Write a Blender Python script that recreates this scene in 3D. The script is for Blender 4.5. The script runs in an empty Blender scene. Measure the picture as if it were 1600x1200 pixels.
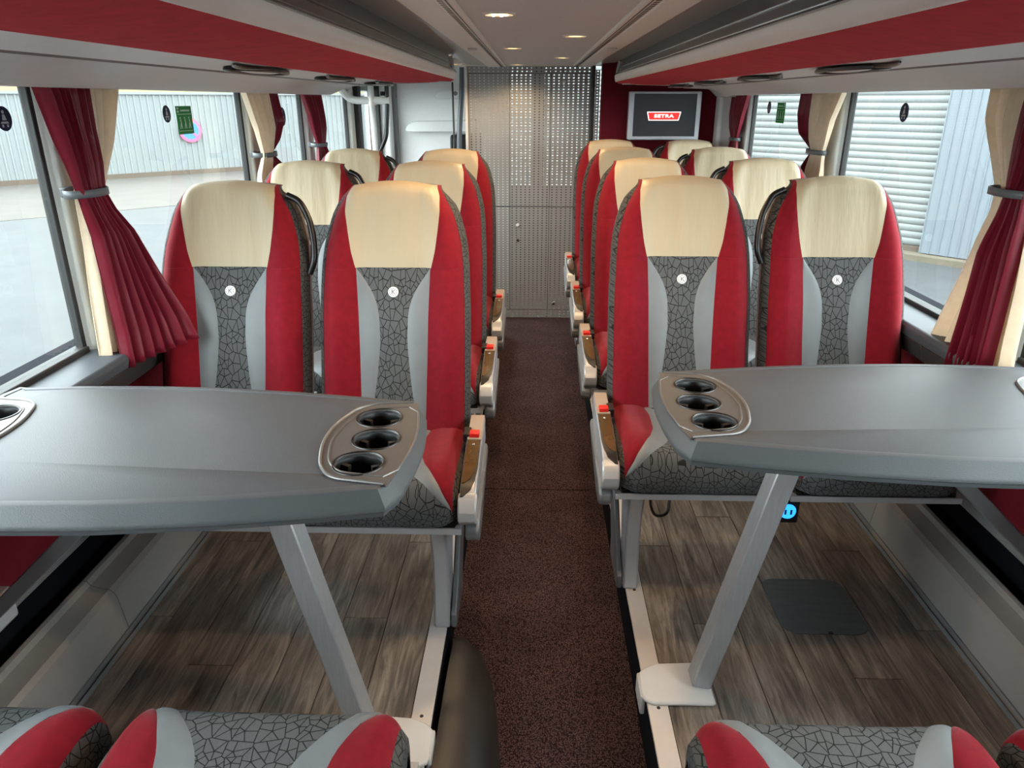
import bpy, bmesh, math, random
import numpy as np
from mathutils import Vector, Matrix

random.seed(7)
SC = bpy.context.scene
COL = SC.collection
PI = math.pi

# ------------------------------------------------------------------ camera, sky, exposure
cam_d = bpy.data.cameras.new('camera')
cam_d.sensor_width = 36.0
cam_d.lens = 1140.0 / 1600.0 * 36.0
cam_d.clip_start = 0.02
cam = bpy.data.objects.new('camera', cam_d)
cam.location = (0, 0, 1.45)
cam.rotation_euler = (PI / 2 - 0.3702, 0, 0.0283)
COL.objects.link(cam)
SC.camera = cam

W = bpy.data.worlds.new('sky')
SC.world = W
W.use_nodes = True
WN = W.node_tree.nodes
WN['Background'].inputs[0].default_value = (0.90, 0.96, 1.0, 1)
WN['Background'].inputs[1].default_value = 5.4

SC.view_settings.view_transform = 'Standard'
SC.view_settings.look = 'None'
SC.view_settings.gamma = 1.0
SC.view_settings.use_curve_mapping = False
SC.view_settings.exposure = 1.17
SC.cycles.max_bounces = 12
SC.cycles.diffuse_bounces = 7
SC.cycles.glossy_bounces = 5
SC.cycles.transparent_max_bounces = 24
SC.cycles.sample_clamp_indirect = 8.0
SC.cycles.use_denoising = True

LAMP_POWER = 8.5
C0 = 0.03          # x of the aisle's centre line
PLAT = 0.13        # height of the seat platforms above the aisle


def X(s, a):
    return C0 + s * a


# ------------------------------------------------------------------ materials
def new_mat(name):
    m = bpy.data.materials.new(name)
    m.use_nodes = True
    return m, m.node_tree.nodes, m.node_tree.links, m.node_tree.nodes['Principled BSDF']


def lin(r, g, b):
    f = lambda c: (c / 255 / 12.92) if c / 255 <= 0.04045 else ((c / 255 + 0.055) / 1.055) ** 2.4
    return (f(r), f(g), f(b), 1)


def plain(name, col, rough=0.5, metal=0.0, noise=0.0, nscale=40.0, bump=0.0, bscale=300.0, spec=0.5, stretch=None, sheen=0.0, coat=0.0):
    m, N, L, P = new_mat(name)
    P.inputs['Base Color'].default_value = col
    P.inputs['Roughness'].default_value = rough
    P.inputs['Metallic'].default_value = metal
    P.inputs['Specular IOR Level'].default_value = spec
    P.inputs['Coat Weight'].default_value = coat
    if sheen:
        P.inputs['Sheen Weight'].default_value = sheen
        P.inputs['Sheen Roughness'].default_value = 0.4
    tc = N.new('ShaderNodeTexCoord')
    mp = N.new('ShaderNodeMapping')
    L.new(tc.outputs['Object'], mp.inputs[0])
    if stretch:
        mp.inputs['Scale'].default_value = stretch
    if noise:
        n = N.new('ShaderNodeTexNoise')
        n.inputs['Scale'].default_value = nscale
        n.inputs['Detail'].default_value = 5
        L.new(mp.outputs[0], n.inputs['Vector'])
        r = N.new('ShaderNodeMapRange')
        r.inputs[1].default_value = 0.25
        r.inputs[2].default_value = 0.75
        r.inputs[3].default_value = 1 - noise
        r.inputs[4].default_value = 1 + noise
        L.new(n.outputs[0], r.inputs[0])
        mx = N.new('ShaderNodeMix')
        mx.data_type = 'RGBA'
        mx.blend_type = 'MULTIPLY'
        mx.inputs[0].default_value = 1
        mx.inputs[6].default_value = col
        L.new(r.outputs[0], mx.inputs[7])
        L.new(mx.outputs[2], P.inputs['Base Color'])
    if bump:
        n = N.new('ShaderNodeTexNoise')
        n.inputs['Scale'].default_value = bscale
        n.inputs['Detail'].default_value = 3
        L.new(mp.outputs[0], n.inputs['Vector'])
        b = N.new('ShaderNodeBump')
        b.inputs['Strength'].default_value = bump
        b.inputs['Distance'].default_value = 0.002
        L.new(n.outputs[0], b.inputs['Height'])
        L.new(b.outputs[0], P.inputs['Normal'])
    return m


M = {}
M['red'] = plain('red velour', lin(124, 20, 32), 0.85, noise=0.13, nscale=55, bump=0.3, bscale=700, spec=0.12, sheen=0.12)
M['rack_red'] = plain('red felt', lin(200, 56, 66), 0.9, noise=0.14, nscale=30, bump=0.2, bscale=500, spec=0.15)
M['maroon'] = plain('maroon cloth', lin(112, 14, 34), 0.42, noise=0.08, nscale=80, bump=0.1, bscale=900, spec=0.3, sheen=0.2)
M['maroon_wall'] = plain('maroon wall fabric', lin(92, 14, 26), 0.9, noise=0.1, nscale=60, spec=0.2)
M['cream_cloth'] = plain('cream cloth', lin(226, 208, 182), 0.75, noise=0.05, nscale=60, spec=0.2)
M['grey_leather'] = plain('grey leather', lin(117, 122, 125), 0.5, noise=0.05, nscale=30, bump=0.12, bscale=400)
M['dark_plastic'] = plain('dark plastic', lin(52, 50, 49), 0.5, noise=0.05, bump=0.05)
M['black_plastic'] = plain('black plastic', lin(20, 20, 21), 0.35)
M['black_gap'] = plain('black carpet', lin(22, 24, 30), 0.95, spec=0.1)
M['rubber'] = plain('black rubber', lin(34, 33, 33), 0.6)
M['dome'] = plain('worn dark rubber', lin(46, 43, 41), 0.42, noise=0.25, nscale=9, bump=0.1, bscale=60)
M['duct'] = plain('grey moulded plastic', lin(148, 144, 141), 0.38, noise=0.03, bump=0.08, bscale=500)
M['table_grey'] = plain('grained grey tabletop', lin(76, 78, 82), 0.5, noise=0.03, nscale=300, bump=0.25, bscale=520, spec=0.38)
M['table_rim'] = plain('grained grey rim', lin(72, 77, 80), 0.48, noise=0.03, nscale=300, bump=0.28, bscale=520, spec=0.4)
M['plate'] = plain('satin bronze grey plate', lin(106, 103, 101), 0.33, metal=0.35, noise=0.03, bump=0.04)
M['steel'] = plain('brushed steel', lin(172, 173, 175), 0.34, metal=0.45, noise=0.08, nscale=30, stretch=(6, 6, 0.6))
M['alu'] = plain('satin aluminium', lin(230, 222, 216), 0.42, metal=0.2, noise=0.03, nscale=25)
M['silver'] = plain('silver paint', lin(186, 188, 192), 0.36, metal=0.35, noise=0.02)
M['silver_dark'] = plain('grey paint', lin(122, 124, 126), 0.38, metal=0.3)
M['pale_cap'] = plain('pale plastic', lin(226, 222, 218), 0.4)
M['beige_pad'] = plain('beige grey pad', lin(160, 144, 130), 0.5, bump=0.06)
M['amber'] = plain('brown burr inlay', lin(80, 56, 22), 0.22, noise=0.16, nscale=45, coat=0.6)
M['button'] = plain('red plastic', lin(220, 34, 30), 0.35)
M['white_badge'] = plain('white enamel', lin(240, 240, 240), 0.3)
M['emblem'] = plain('grey print', lin(110, 110, 112), 0.5)
M['ceiling'] = plain('grey ceiling panel', lin(214, 209, 204), 0.6, noise=0.03, nscale=50)
M['ceil_side'] = plain('satin brown grey panel', lin(168, 162, 156), 0.3, noise=0.03)
M['rail_beige'] = plain('beige grey plastic', lin(236, 231, 224), 0.45, noise=0.02)
M['gloss_dark'] = plain('glossy dark metal', lin(128, 128, 130), 0.22, metal=0.7)
M['chrome'] = plain('bright metal line', lin(190, 190, 190), 0.2, metal=0.9)
M['under_grey'] = plain('grey rack lining', lin(226, 223, 220), 0.55, noise=0.02)
M['valance'] = plain('grey valance', lin(206, 201, 197), 0.5, noise=0.02)
M['pillar'] = plain('pale grey pillar', lin(204, 207, 200), 0.5, noise=0.02)
M['sill'] = plain('satin grey sill', lin(72, 77, 82), 0.5, noise=0.02, spec=0.25)
M['white'] = plain('white moulded plastic', lin(238, 239, 238), 0.4, noise=0.02)
M['handrail'] = plain('white rail', lin(222, 222, 218), 0.3)
M['grey_pole'] = plain('grey pole', lin(112, 116, 122), 0.35, metal=0.4)
M['perf'] = plain('perforated metal', lin(172, 172, 170), 0.42, metal=0.2, noise=0.03, nscale=12)
M['navy'] = plain('navy sticker', lin(30, 42, 70), 0.4)
M['sticker_white'] = plain('white print', lin(222, 228, 230), 0.5)
M['green'] = plain('green sticker', lin(44, 124, 70), 0.4)
M['sign_red'] = plain('faded sign red', lin(214, 70, 100), 0.5)
M['sign_blue'] = plain('sign blue', lin(40, 96, 170), 0.5)
M['hatch'] = plain('dark hatch lid', lin(92, 98, 97), 0.5, noise=0.18, nscale=8, stretch=(1, 6, 1))
M['cap_silver'] = plain('light silver plastic', lin(196, 196, 197), 0.32, metal=0.25)
M['clip'] = plain('grey clip', lin(88, 92, 95), 0.45)
M['screw'] = plain('screw', lin(70, 66, 62), 0.4, metal=0.6)
M['asphalt'] = plain('asphalt', lin(54, 56, 57), 0.9, noise=0.14, nscale=3, bump=0.2, bscale=60)
M['slab'] = plain('concrete slab', lin(65, 61, 56), 0.9, noise=0.12, nscale=2)
M['kerb'] = plain('yellowish concrete', lin(86, 79, 66), 0.9, noise=0.15, nscale=5)
M['corrugated'] = plain('white sheet metal', lin(102, 107, 107), 0.6, noise=0.02, nscale=2)
M['corrugated_blue'] = plain('pale blue sheet metal', lin(95, 102, 108), 0.55, noise=0.02, nscale=2)
M['shutter'] = plain('pale shutter', lin(103, 107, 106), 0.55, noise=0.03, nscale=3)
M['yellow_wall'] = plain('pale yellow render', lin(128, 119, 92), 0.9, noise=0.05)
M['brown_base'] = plain('brown plinth', lin(74, 64, 54), 0.9, noise=0.1)
M['seat_black'] = plain('black seat cloth', lin(36, 36, 38), 0.9)


def pattern_mat(name, base, line, scale, ux, vx):
    m, N, L, P = new_mat(name)
    P.inputs['Roughness'].default_value = 0.85
    P.inputs['Specular IOR Level'].default_value = 0.2
    tc = N.new('ShaderNodeTexCoord')
    cb = N.new('ShaderNodeCombineXYZ')
    for k, w in ((0, ux), (1, vx)):
        d = N.new('ShaderNodeVectorMath')
        d.operation = 'DOT_PRODUCT'
        d.inputs[1].default_value = w
        L.new(tc.outputs['Object'], d.inputs[0])
        L.new(d.outputs['Value'], cb.inputs[k])
    def math_(op, x, y=None):
        n_ = N.new('ShaderNodeMath')
        n_.operation = op
        for i_, q in ((0, x), (1, y)):
            if q is None:
                continue
            if isinstance(q, (int, float)):
                n_.inputs[i_].default_value = q
            else:
                L.new(q, n_.inputs[i_])
        return n_.outputs[0]

    def line_(dist, th):
        r = N.new('ShaderNodeMapRange')
        r.interpolation_type = 'SMOOTHSTEP'
        r.inputs[1].default_value = th * 0.55
        r.inputs[2].default_value = th * 1.35
        L.new(dist, r.inputs[0])
        return r.outputs[0]
    # cell outlines, and six spokes from the middle of every cell: little stars of rhombs
    v = N.new('ShaderNodeTexVoronoi')
    v.voronoi_dimensions = '2D'
    v.feature = 'DISTANCE_TO_EDGE'
    v.inputs['Scale'].default_value = scale
    v.inputs['Randomness'].default_value = 0.72
    L.new(cb.outputs[0], v.inputs['Vector'])
    edge = line_(v.outputs['Distance'], 0.00085 * scale)
    f = N.new('ShaderNodeTexVoronoi')
    f.voronoi_dimensions = '2D'
    f.inputs['Scale'].default_value = scale
    f.inputs['Randomness'].default_value = 0.72
    L.new(cb.outputs[0], f.inputs['Vector'])
    df = N.new('ShaderNodeVectorMath')
    df.operation = 'SUBTRACT'
    L.new(cb.outputs[0], df.inputs[0])
    L.new(f.outputs['Position'], df.inputs[1])
    sp = N.new('ShaderNodeSeparateXYZ')
    L.new(df.outputs[0], sp.inputs[0])
    an = math_('ARCTAN2', sp.outputs[1], sp.outputs[0])
    sc_ = N.new('ShaderNodeSeparateColor')
    L.new(f.outputs['Color'], sc_.inputs[0])
    ph = math_('MULTIPLY', sc_.outputs[0], 6.28)
    sn = math_('ABSOLUTE', math_('SINE', math_('ADD', math_('MULTIPLY', an, 2.5), ph)))
    ln_ = N.new('ShaderNodeVectorMath')
    ln_.operation = 'LENGTH'
    L.new(df.outputs[0], ln_.inputs[0])
    spoke = line_(math_('MULTIPLY', math_('MULTIPLY', ln_.outputs['Value'], sn), 0.4), 0.0008)
    fac = math_('MINIMUM', edge, spoke)
    mx = N.new('ShaderNodeMix')
    mx.data_type = 'RGBA'
    mx.inputs[6].default_value = line
    mx.inputs[7].default_value = base
    L.new(fac, mx.inputs[0])
    n = N.new('ShaderNodeTexNoise')
    n.inputs['Scale'].default_value = 600
    L.new(tc.outputs['Object'], n.inputs['Vector'])
    mm = N.new('ShaderNodeMix')
    mm.data_type = 'RGBA'
    mm.blend_type = 'OVERLAY'
    mm.inputs[0].default_value = 0.3
    L.new(mx.outputs[2], mm.inputs[6])
    L.new(n.outputs[0], mm.inputs[7])
    L.new(mm.outputs[2], P.inputs['Base Color'])
    return m


M['pattern'] = pattern_mat('grey seat fabric with line pattern', lin(88, 90, 91), lin(32, 32, 33), 31, (1, 0, 0), (0, -1, 1))
M['pattern_dark'] = pattern_mat('dark seat border fabric', lin(76, 75, 73), lin(30, 29, 29), 40, (1, .8, 0), (0, -.3, 1))


def leather_mat():
    m, N, L, P = new_mat('cream leather')
    col = lin(184, 168, 139)
    P.inputs['Roughness'].default_value = 0.5
    tc = N.new('ShaderNodeTexCoord')
    oi = N.new('ShaderNodeObjectInfo')
    ad = N.new('ShaderNodeVectorMath')
    ad.operation = 'ADD'
    L.new(tc.outputs['Object'], ad.inputs[0])
    cm = N.new('ShaderNodeCombineXYZ')
    ml = N.new('ShaderNodeMath')
    ml.operation = 'MULTIPLY'
    ml.inputs[1].default_value = 37.0
    L.new(oi.outputs['Random'], ml.inputs[0])
    L.new(ml.outputs[0], cm.inputs[0])
    L.new(cm.outputs[0], ad.inputs[1])
    mp = N.new('ShaderNodeMapping')
    mp.inputs['Scale'].default_value = (26, 10, 4.0)
    L.new(ad.outputs[0], mp.inputs[0])
    n = N.new('ShaderNodeTexNoise')
    n.inputs['Scale'].default_value = 1.0
    n.inputs['Detail'].default_value = 3
    L.new(mp.outputs[0], n.inputs['Vector'])
    b = N.new('ShaderNodeBump')
    b.inputs['Strength'].default_value = 0.4
    b.inputs['Distance'].default_value = 0.012
    L.new(n.outputs[0], b.inputs['Height'])
    L.new(b.outputs[0], P.inputs['Normal'])
    r = N.new('ShaderNodeMapRange')
    r.inputs[1].default_value = 0.3
    r.inputs[2].default_value = 0.7
    r.inputs[3].default_value = 0.97
    r.inputs[4].default_value = 1.02
    L.new(n.outputs[0], r.inputs[0])
    mx = N.new('ShaderNodeMix')
    mx.data_type = 'RGBA'
    mx.blend_type = 'MULTIPLY'
    mx.inputs[0].default_value = 1
    mx.inputs[6].default_value = col
    L.new(r.outputs[0], mx.inputs[7])
    L.new(mx.outputs[2], P.inputs['Base Color'])
    return m


M['cream'] = leather_mat()


def see_through(m, w):
    N, L, P = m.node_tree.nodes, m.node_tree.links, m.node_tree.nodes['Principled BSDF']
    t = N.new('ShaderNodeBsdfTranslucent')
    src = P.inputs['Base Color']
    if src.is_linked:
        L.new(src.links[0].from_socket, t.inputs[0])
    else:
        t.inputs[0].default_value = src.default_value
    mx = N.new('ShaderNodeMixShader')
    mx.inputs[0].default_value = w
    L.new(P.outputs[0], mx.inputs[1])
    L.new(t.outputs[0], mx.inputs[2])
    L.new(mx.outputs[0], N['Material Output'].inputs[0])


for k_, w_ in (('navy', .4), ('green', .55), ('sticker_white', .5), ('cream_cloth', .25), ('maroon', .15)):
    see_through(M[k_], w_)


def carpet_mat():
    m, N, L, P = new_mat('speckled brown red carpet')
    P.inputs['Roughness'].default_value = 0.95
    P.inputs['Specular IOR Level'].default_value = 0.1
    tc = N.new('ShaderNodeTexCoord')
    mp = N.new('ShaderNodeMapping')
    mp.inputs['Scale'].default_value = (1, 0.7, 1)
    L.new(tc.outputs['Object'], mp.inputs[0])
    v = N.new('ShaderNodeTexVoronoi')
    v.inputs['Scale'].default_value = 290
    v.inputs['Randomness'].default_value = 0.55
    L.new(mp.outputs[0], v.inputs['Vector'])
    cr = N.new('ShaderNodeValToRGB')
    cr.color_ramp.elements[0].position = 0.28
    cr.color_ramp.elements[0].color = lin(100, 79, 79)
    cr.color_ramp.elements[1].position = 0.62
    cr.color_ramp.elements[1].color = lin(34, 22, 25)
    L.new(v.outputs['Distance'], cr.inputs[0])
    n = N.new('ShaderNodeTexNoise')
    n.inputs['Scale'].default_value = 5
    n.inputs['Detail'].default_value = 4
    L.new(tc.outputs['Object'], n.inputs['Vector'])
    r = N.new('ShaderNodeMapRange')
    r.inputs[1].default_value = 0.3
    r.inputs[2].default_value = 0.7
    r.inputs[3].default_value = 0.8
    r.inputs[4].default_value = 1.15
    L.new(n.outputs[0], r.inputs[0])
    mx = N.new('ShaderNodeMix')
    mx.data_type = 'RGBA'
    mx.blend_type = 'MULTIPLY'
    mx.inputs[0].default_value = 1
    L.new(cr.outputs[0], mx.inputs[6])
    L.new(r.outputs[0], mx.inputs[7])
    L.new(mx.outputs[2], P.inputs['Base Color'])
    b = N.new('ShaderNodeBump')
    b.invert = True
    b.inputs['Strength'].default_value = 0.6
    b.inputs['Distance'].default_value = 0.003
    L.new(v.outputs['Distance'], b.inputs['Height'])
    L.new(b.outputs[0], P.inputs['Normal'])
    return m


M['carpet'] = carpet_mat()


def wood_mat():
    m, N, L, P = new_mat('weathered oak vinyl')
    P.inputs['Roughness'].default_value = 0.3
    P.inputs['Specular IOR Level'].default_value = 0.5
    tc = N.new('ShaderNodeTexCoord')
    oi = N.new('ShaderNodeObjectInfo')
    ml = N.new('ShaderNodeMath')
    ml.operation = 'MULTIPLY'
    ml.inputs[1].default_value = 53.0
    L.new(oi.outputs['Random'], ml.inputs[0])
    cm = N.new('ShaderNodeCombineXYZ')
    L.new(ml.outputs[0], cm.inputs[0])
    L.new(ml.outputs[0], cm.inputs[1])
    ad = N.new('ShaderNodeVectorMath')
    ad.operation = 'ADD'
    L.new(tc.outputs['Object'], ad.inputs[0])
    L.new(cm.outputs[0], ad.inputs[1])
    mp = N.new('ShaderNodeMapping')
    mp.inputs['Scale'].default_value = (1, 0.085, 1)
    L.new(ad.outputs[0], mp.inputs[0])
    n1 = N.new('ShaderNodeTexNoise')
    n1.inputs['Scale'].default_value = 50
    n1.inputs['Detail'].default_value = 8
    n1.inputs['Roughness'].default_value = 0.7
    n1.inputs['Distortion'].default_value = 1.2
    L.new(mp.outputs[0], n1.inputs['Vector'])
    cr = N.new('ShaderNodeValToRGB')
    e = cr.color_ramp.elements
    e[0].position = 0.30
    e[0].color = lin(78, 71, 66)
    e[1].position = 0.72
    e[1].color = lin(176, 162, 147)
    k = e.new(0.48)
    k.color = lin(128, 116, 105)
    L.new(n1.outputs[0], cr.inputs[0])
    n2 = N.new('ShaderNodeTexNoise')
    n2.inputs['Scale'].default_value = 11
    n2.inputs['Detail'].default_value = 5
    mp2 = N.new('ShaderNodeMapping')
    mp2.inputs['Scale'].default_value = (1, 0.3, 1)
    L.new(ad.outputs[0], mp2.inputs[0])
    L.new(mp2.outputs[0], n2.inputs['Vector'])
    r = N.new('ShaderNodeMapRange')
    r.inputs[1].default_value = 0.3
    r.inputs[2].default_value = 0.7
    r.inputs[3].default_value = 0.6
    r.inputs[4].default_value = 1.3
    L.new(n2.outputs[0], r.inputs[0])
    rr = N.new('ShaderNodeMapRange')
    rr.inputs[3].default_value = 0.85
    rr.inputs[4].default_value = 1.15
    L.new(oi.outputs['Random'], rr.inputs[0])
    mu = N.new('ShaderNodeMath')
    mu.operation = 'MULTIPLY'
    L.new(r.outputs[0], mu.inputs[0])
    L.new(rr.outputs[0], mu.inputs[1])
    mx = N.new('ShaderNodeMix')
    mx.data_type = 'RGBA'
    mx.blend_type = 'MULTIPLY'
    mx.inputs[0].default_value = 1
    L.new(cr.outputs[0], mx.inputs[6])
    L.new(mu.outputs[0], mx.inputs[7])
    L.new(mx.outputs[2], P.inputs['Base Color'])
    b = N.new('ShaderNodeBump')
    b.inputs['Strength'].default_value = 0.25
    b.inputs['Distance'].default_value = 0.002
    L.new(n1.outputs[0], b.inputs['Height'])
    L.new(b.outputs[0], P.inputs['Normal'])
    return m


M['wood'] = wood_mat()


def glass_mat():
    m = bpy.data.materials.new('window glass')
    m.use_nodes = True
    N, L = m.node_tree.nodes, m.node_tree.links
    N.remove(N['Principled BSDF'])
    t = N.new('ShaderNodeBsdfTransparent')
    t.inputs[0].default_value = (0.95, 0.985, 0.975, 1)
    g = N.new('ShaderNodeBsdfGlossy')
    g.inputs['Roughness'].default_value = 0.02
    f = N.new('ShaderNodeFresnel')
    f.inputs[0].default_value = 1.3
    mx = N.new('ShaderNodeMixShader')
    ge = N.new('ShaderNodeNewGeometry')
    fr = N.new('ShaderNodeMath')
    fr.operation = 'SUBTRACT'
    fr.inputs[0].default_value = 1.0
    L.new(ge.outputs['Backfacing'], fr.inputs[1])
    fm = N.new('ShaderNodeMath')
    fm.operation = 'MULTIPLY'
    L.new(f.outputs[0], fm.inputs[0])
    L.new(fr.outputs[0], fm.inputs[1])
    L.new(fm.outputs[0], mx.inputs[0])
    L.new(t.outputs[0], mx.inputs[1])
    L.new(g.outputs[0], mx.inputs[2])
    L.new(mx.outputs[0], N['Material Output'].inputs[0])
    return m


M['glass'] = glass_mat()


def emit(name, col, strength):
    m, N, L, P = new_mat(name)
    P.inputs['Base Color'].default_value = (0, 0, 0, 1)
    P.inputs['Emission Color'].default_value = col
    P.inputs['Emission Strength'].default_value = strength
    return m


M['lens'] = emit('warm lamp lens', (1.0, 0.62, 0.22, 1), 2.2)
M['lens_dot'] = emit('warm lamp diode', (1.0, 0.85, 0.55, 1), 8.0)
M['screen'] = emit('dark lit screen', lin(46, 52, 60), 0.16)
M['logo_red'] = emit('screen red', lin(235, 40, 36), 0.8)
M['logo_white'] = emit('screen white', lin(255, 240, 236), 0.9)
M['usb_blue'] = emit('blue socket light', (0.02, 0.25, 1.0, 1), 1.2)


# ------------------------------------------------------------------ mesh helpers
def obj(name, mesh, mat, parent=None, loc=None, rot=None):
    o = bpy.data.objects.new(name, mesh)
    if mat is not None and len(mesh.materials) == 0:
        mesh.materials.append(mat)
    COL.objects.link(o)
    if parent is not None:
        o.parent = parent
    if loc is not None:
        o.location = loc
    if rot is not None:
        o.rotation_euler = rot
    return o


def bevel(o, w, seg=2, ang=40):
    b = o.modifiers.new('bevel', 'BEVEL')
    b.width = w
    b.segments = seg
    b.limit_method = 'ANGLE'
    b.angle_limit = math.radians(ang)
    return o


def finish(me, smooth=True, ang=38):
    me.update()
    if smooth:
        me.polygons.foreach_set('use_smooth', [True] * len(me.polygons))
        me.set_sharp_from_angle(angle=math.radians(ang))
    return me


class MB:
    def __init__(self):
        self.v, self.f = [], []

    def add(self, vs, fs):
        n = len(self.v)
        self.v += [tuple(p) for p in vs]
        self.f += [tuple(i + n for i in f) for f in fs]
        return self

    def box(self, x0, x1, y0, y1, z0, z1):
        if x0 > x1: x0, x1 = x1, x0
        if y0 > y1: y0, y1 = y1, y0
        if z0 > z1: z0, z1 = z1, z0
        return self.add([(x0, y0, z0), (x1, y0, z0), (x1, y1, z0), (x0, y1, z0), (x0, y0, z1), (x1, y0, z1), (x1, y1, z1), (x0, y1, z1)],
                        [(0, 3, 2, 1), (4, 5, 6, 7), (0, 1, 5, 4), (1, 2, 6, 5), (2, 3, 7, 6), (3, 0, 4, 7)])

    def grid(self, rows, close_u=False):
        nr, nc = len(rows), len(rows[0])
        vs = [p for r in rows for p in r]
        fs = []
        for i in range(nr - 1):
            for j in range(nc if close_u else nc - 1):
                k = (j + 1) % nc
                fs.append((i * nc + j, i * nc + k, (i + 1) * nc + k, (i + 1) * nc + j))
        return self.add(vs, fs)

    def prism(self, poly, axis, a, b):
        """poly: 2D list in the plane perpendicular to axis, extruded a..b"""
        n = len(poly)
        def P(p, t):
            return {'x': (t, p[0], p[1]), 'y': (p[0], t, p[1]), 'z': (p[0], p[1], t)}[axis]
        vs = [P(p, a) for p in poly] + [P(p, b) for p in poly]
        fs = [tuple(range(n)), tuple(range(2 * n - 1, n - 1, -1))]
        fs += [(i, n + i, n + (i + 1) % n, (i + 1) % n) for i in range(n)]
        return self.add(vs, fs)

    def tube(self, path, r, n=10, closed=False, caps=True):
        path = [Vector(p) for p in path]
        rows = []
        m = len(path)
        up = None
        for i, p in enumerate(path):
            a = path[(i - 1) % m] if (closed or i > 0) else path[i]
            b = path[(i + 1) % m] if (closed or i < m - 1) else path[i]
            t = (b - a).normalized()
            if up is None:
                up = t.orthogonal().normalized()
            u = (up - t * up.dot(t))
            u = u.normalized() if u.length > 1e-6 else t.orthogonal().normalized()
            up = u
            w = t.cross(u)
            rr = r[i] if isinstance(r, (list, tuple)) else r
            rows.append([p + (u * math.cos(2 * PI * k / n) + w * math.sin(2 * PI * k / n)) * rr for k in range(n)])
        if closed:
            rows.append(rows[0])
        self.grid(rows, close_u=True)
        if caps and not closed:
            b0 = len(self.v) - len(rows) * n
            self.f.append(tuple(b0 + k for k in range(n - 1, -1, -1)))
            b1 = len(self.v) - n
            self.f.append(tuple(b1 + k for k in range(n)))
        return self

    def lathe(self, prof, c=(0, 0, 0), n=24, frame=None):
        """prof: (radius, height) list turned about frame's z"""
        R = frame or Matrix.Identity(3)
        rows = []
        for r, h in prof:
            rows.append([Vector(c) + R @ Vector((r * math.cos(2 * PI * k / n), r * math.sin(2 * PI * k / n), h)) for k in range(n)])
        return self.grid(rows, close_u=True)

    def beam(self, p0, p1, w, d, ref=(0, 1, 0)):
        p0, p1 = Vector(p0), Vector(p1)
        t = (p1 - p0).normalized()
        v = Vector(ref)
        v = (v - t * v.dot(t)).normalized()
        u = v.cross(t)
        vs = []
        for p in (p0, p1):
            for a, b in ((-1, -1), (1, -1), (1, 1), (-1, 1)):
                vs.append(p + u * a * w / 2 + v * b * d / 2)
        return self.add(vs, [(0, 3, 2, 1), (4, 5, 6, 7), (0, 1, 5, 4), (1, 2, 6, 5), (2, 3, 7, 6), (3, 0, 4, 7)])

    def mesh(self, name, smooth=True, ang=38, fix=True, weld=0.0):
        me = bpy.data.meshes.new(name)
        me.from_pydata(self.v, [], self.f)
        if fix or weld:
            bm = bmesh.new()
            bm.from_mesh(me)
            if weld:
                bmesh.ops.remove_doubles(bm, verts=bm.verts, dist=weld)
            if fix:
                bmesh.ops.recalc_face_normals(bm, faces=bm.faces)
            bm.to_mesh(me)
            bm.free()
        return finish(me, smooth, ang)

    def build(self, name, mat, parent=None, **k):
        bv = k.pop('bevel', None)
        o = obj(name, self.mesh(name, **k), mat, parent)
        if bv:
            bevel(o, bv)
        return o


def tag(o, label=None, cat=None, group=None, kind=None):
    if label: o['label'] = label
    if cat: o['category'] = cat
    if group: o['group'] = group
    if kind: o['kind'] = kind
    return o


def empty(name, loc=(0, 0, 0), rz=0.0):
    o = bpy.data.objects.new(name, None)
    o.empty_display_size = 0.1
    o.location = loc
    o.rotation_euler = (0, 0, rz)
    COL.objects.link(o)
    return o


def struct(o):
    o['kind'] = 'structure'
    return o


KIDS = {}


def copy_tree(o, parent=None):
    c = o.copy()
    COL.objects.link(c)
    if parent is not None:
        c.parent = parent
        c.matrix_parent_inverse = o.matrix_parent_inverse
    for ch in list(o.children):
        copy_tree(ch, c)
    return c


def rrect(cx, cy, w, h, r, n=5):
    pts = []
    for sx, sy, a0 in ((1, 1, 0), (-1, 1, 90), (-1, -1, 180), (1, -1, 270)):
        for k in range(n + 1):
            a = math.radians(a0 + 90 * k / n)
            pts.append((cx + sx * (w / 2 - r) + r * math.cos(a), cy + sy * (h / 2 - r) + r * math.sin(a)))
    return pts


def sstep(a, b, x):
    t = min(1, max(0, (x - a) / (b - a)))
    return t * t * (3 - 2 * t)


# ------------------------------------------------------------------ setting: floors
struct(MB().box(C0 - 1.25, C0 + 1.25, -2.8, 6.27, -0.12, -0.012).build('floor', M['dark_plastic']))
FL = bpy.data.objects['floor']
MB().box(X(-1, 0.249), X(1, 0.249), -2.6, 2.568, -0.012, 0.0).build('carpet_section', M['carpet'], FL)
MB().box(X(-1, 0.249), X(1, 0.249), 2.574, 5.05, -0.012, 0.0).build('carpet_section', M['carpet'], FL)
MB().box(C0 - 1.15, C0 + 1.15, 5.075, 6.2, -0.012, 0.0).build('floor_mat', M['rubber'], FL)
MB().box(X(-1, 1.2), X(-1, 0.43), 4.62, 5.075, -0.012, 0.0).build('floor_mat', M['rubber'], FL)

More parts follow.
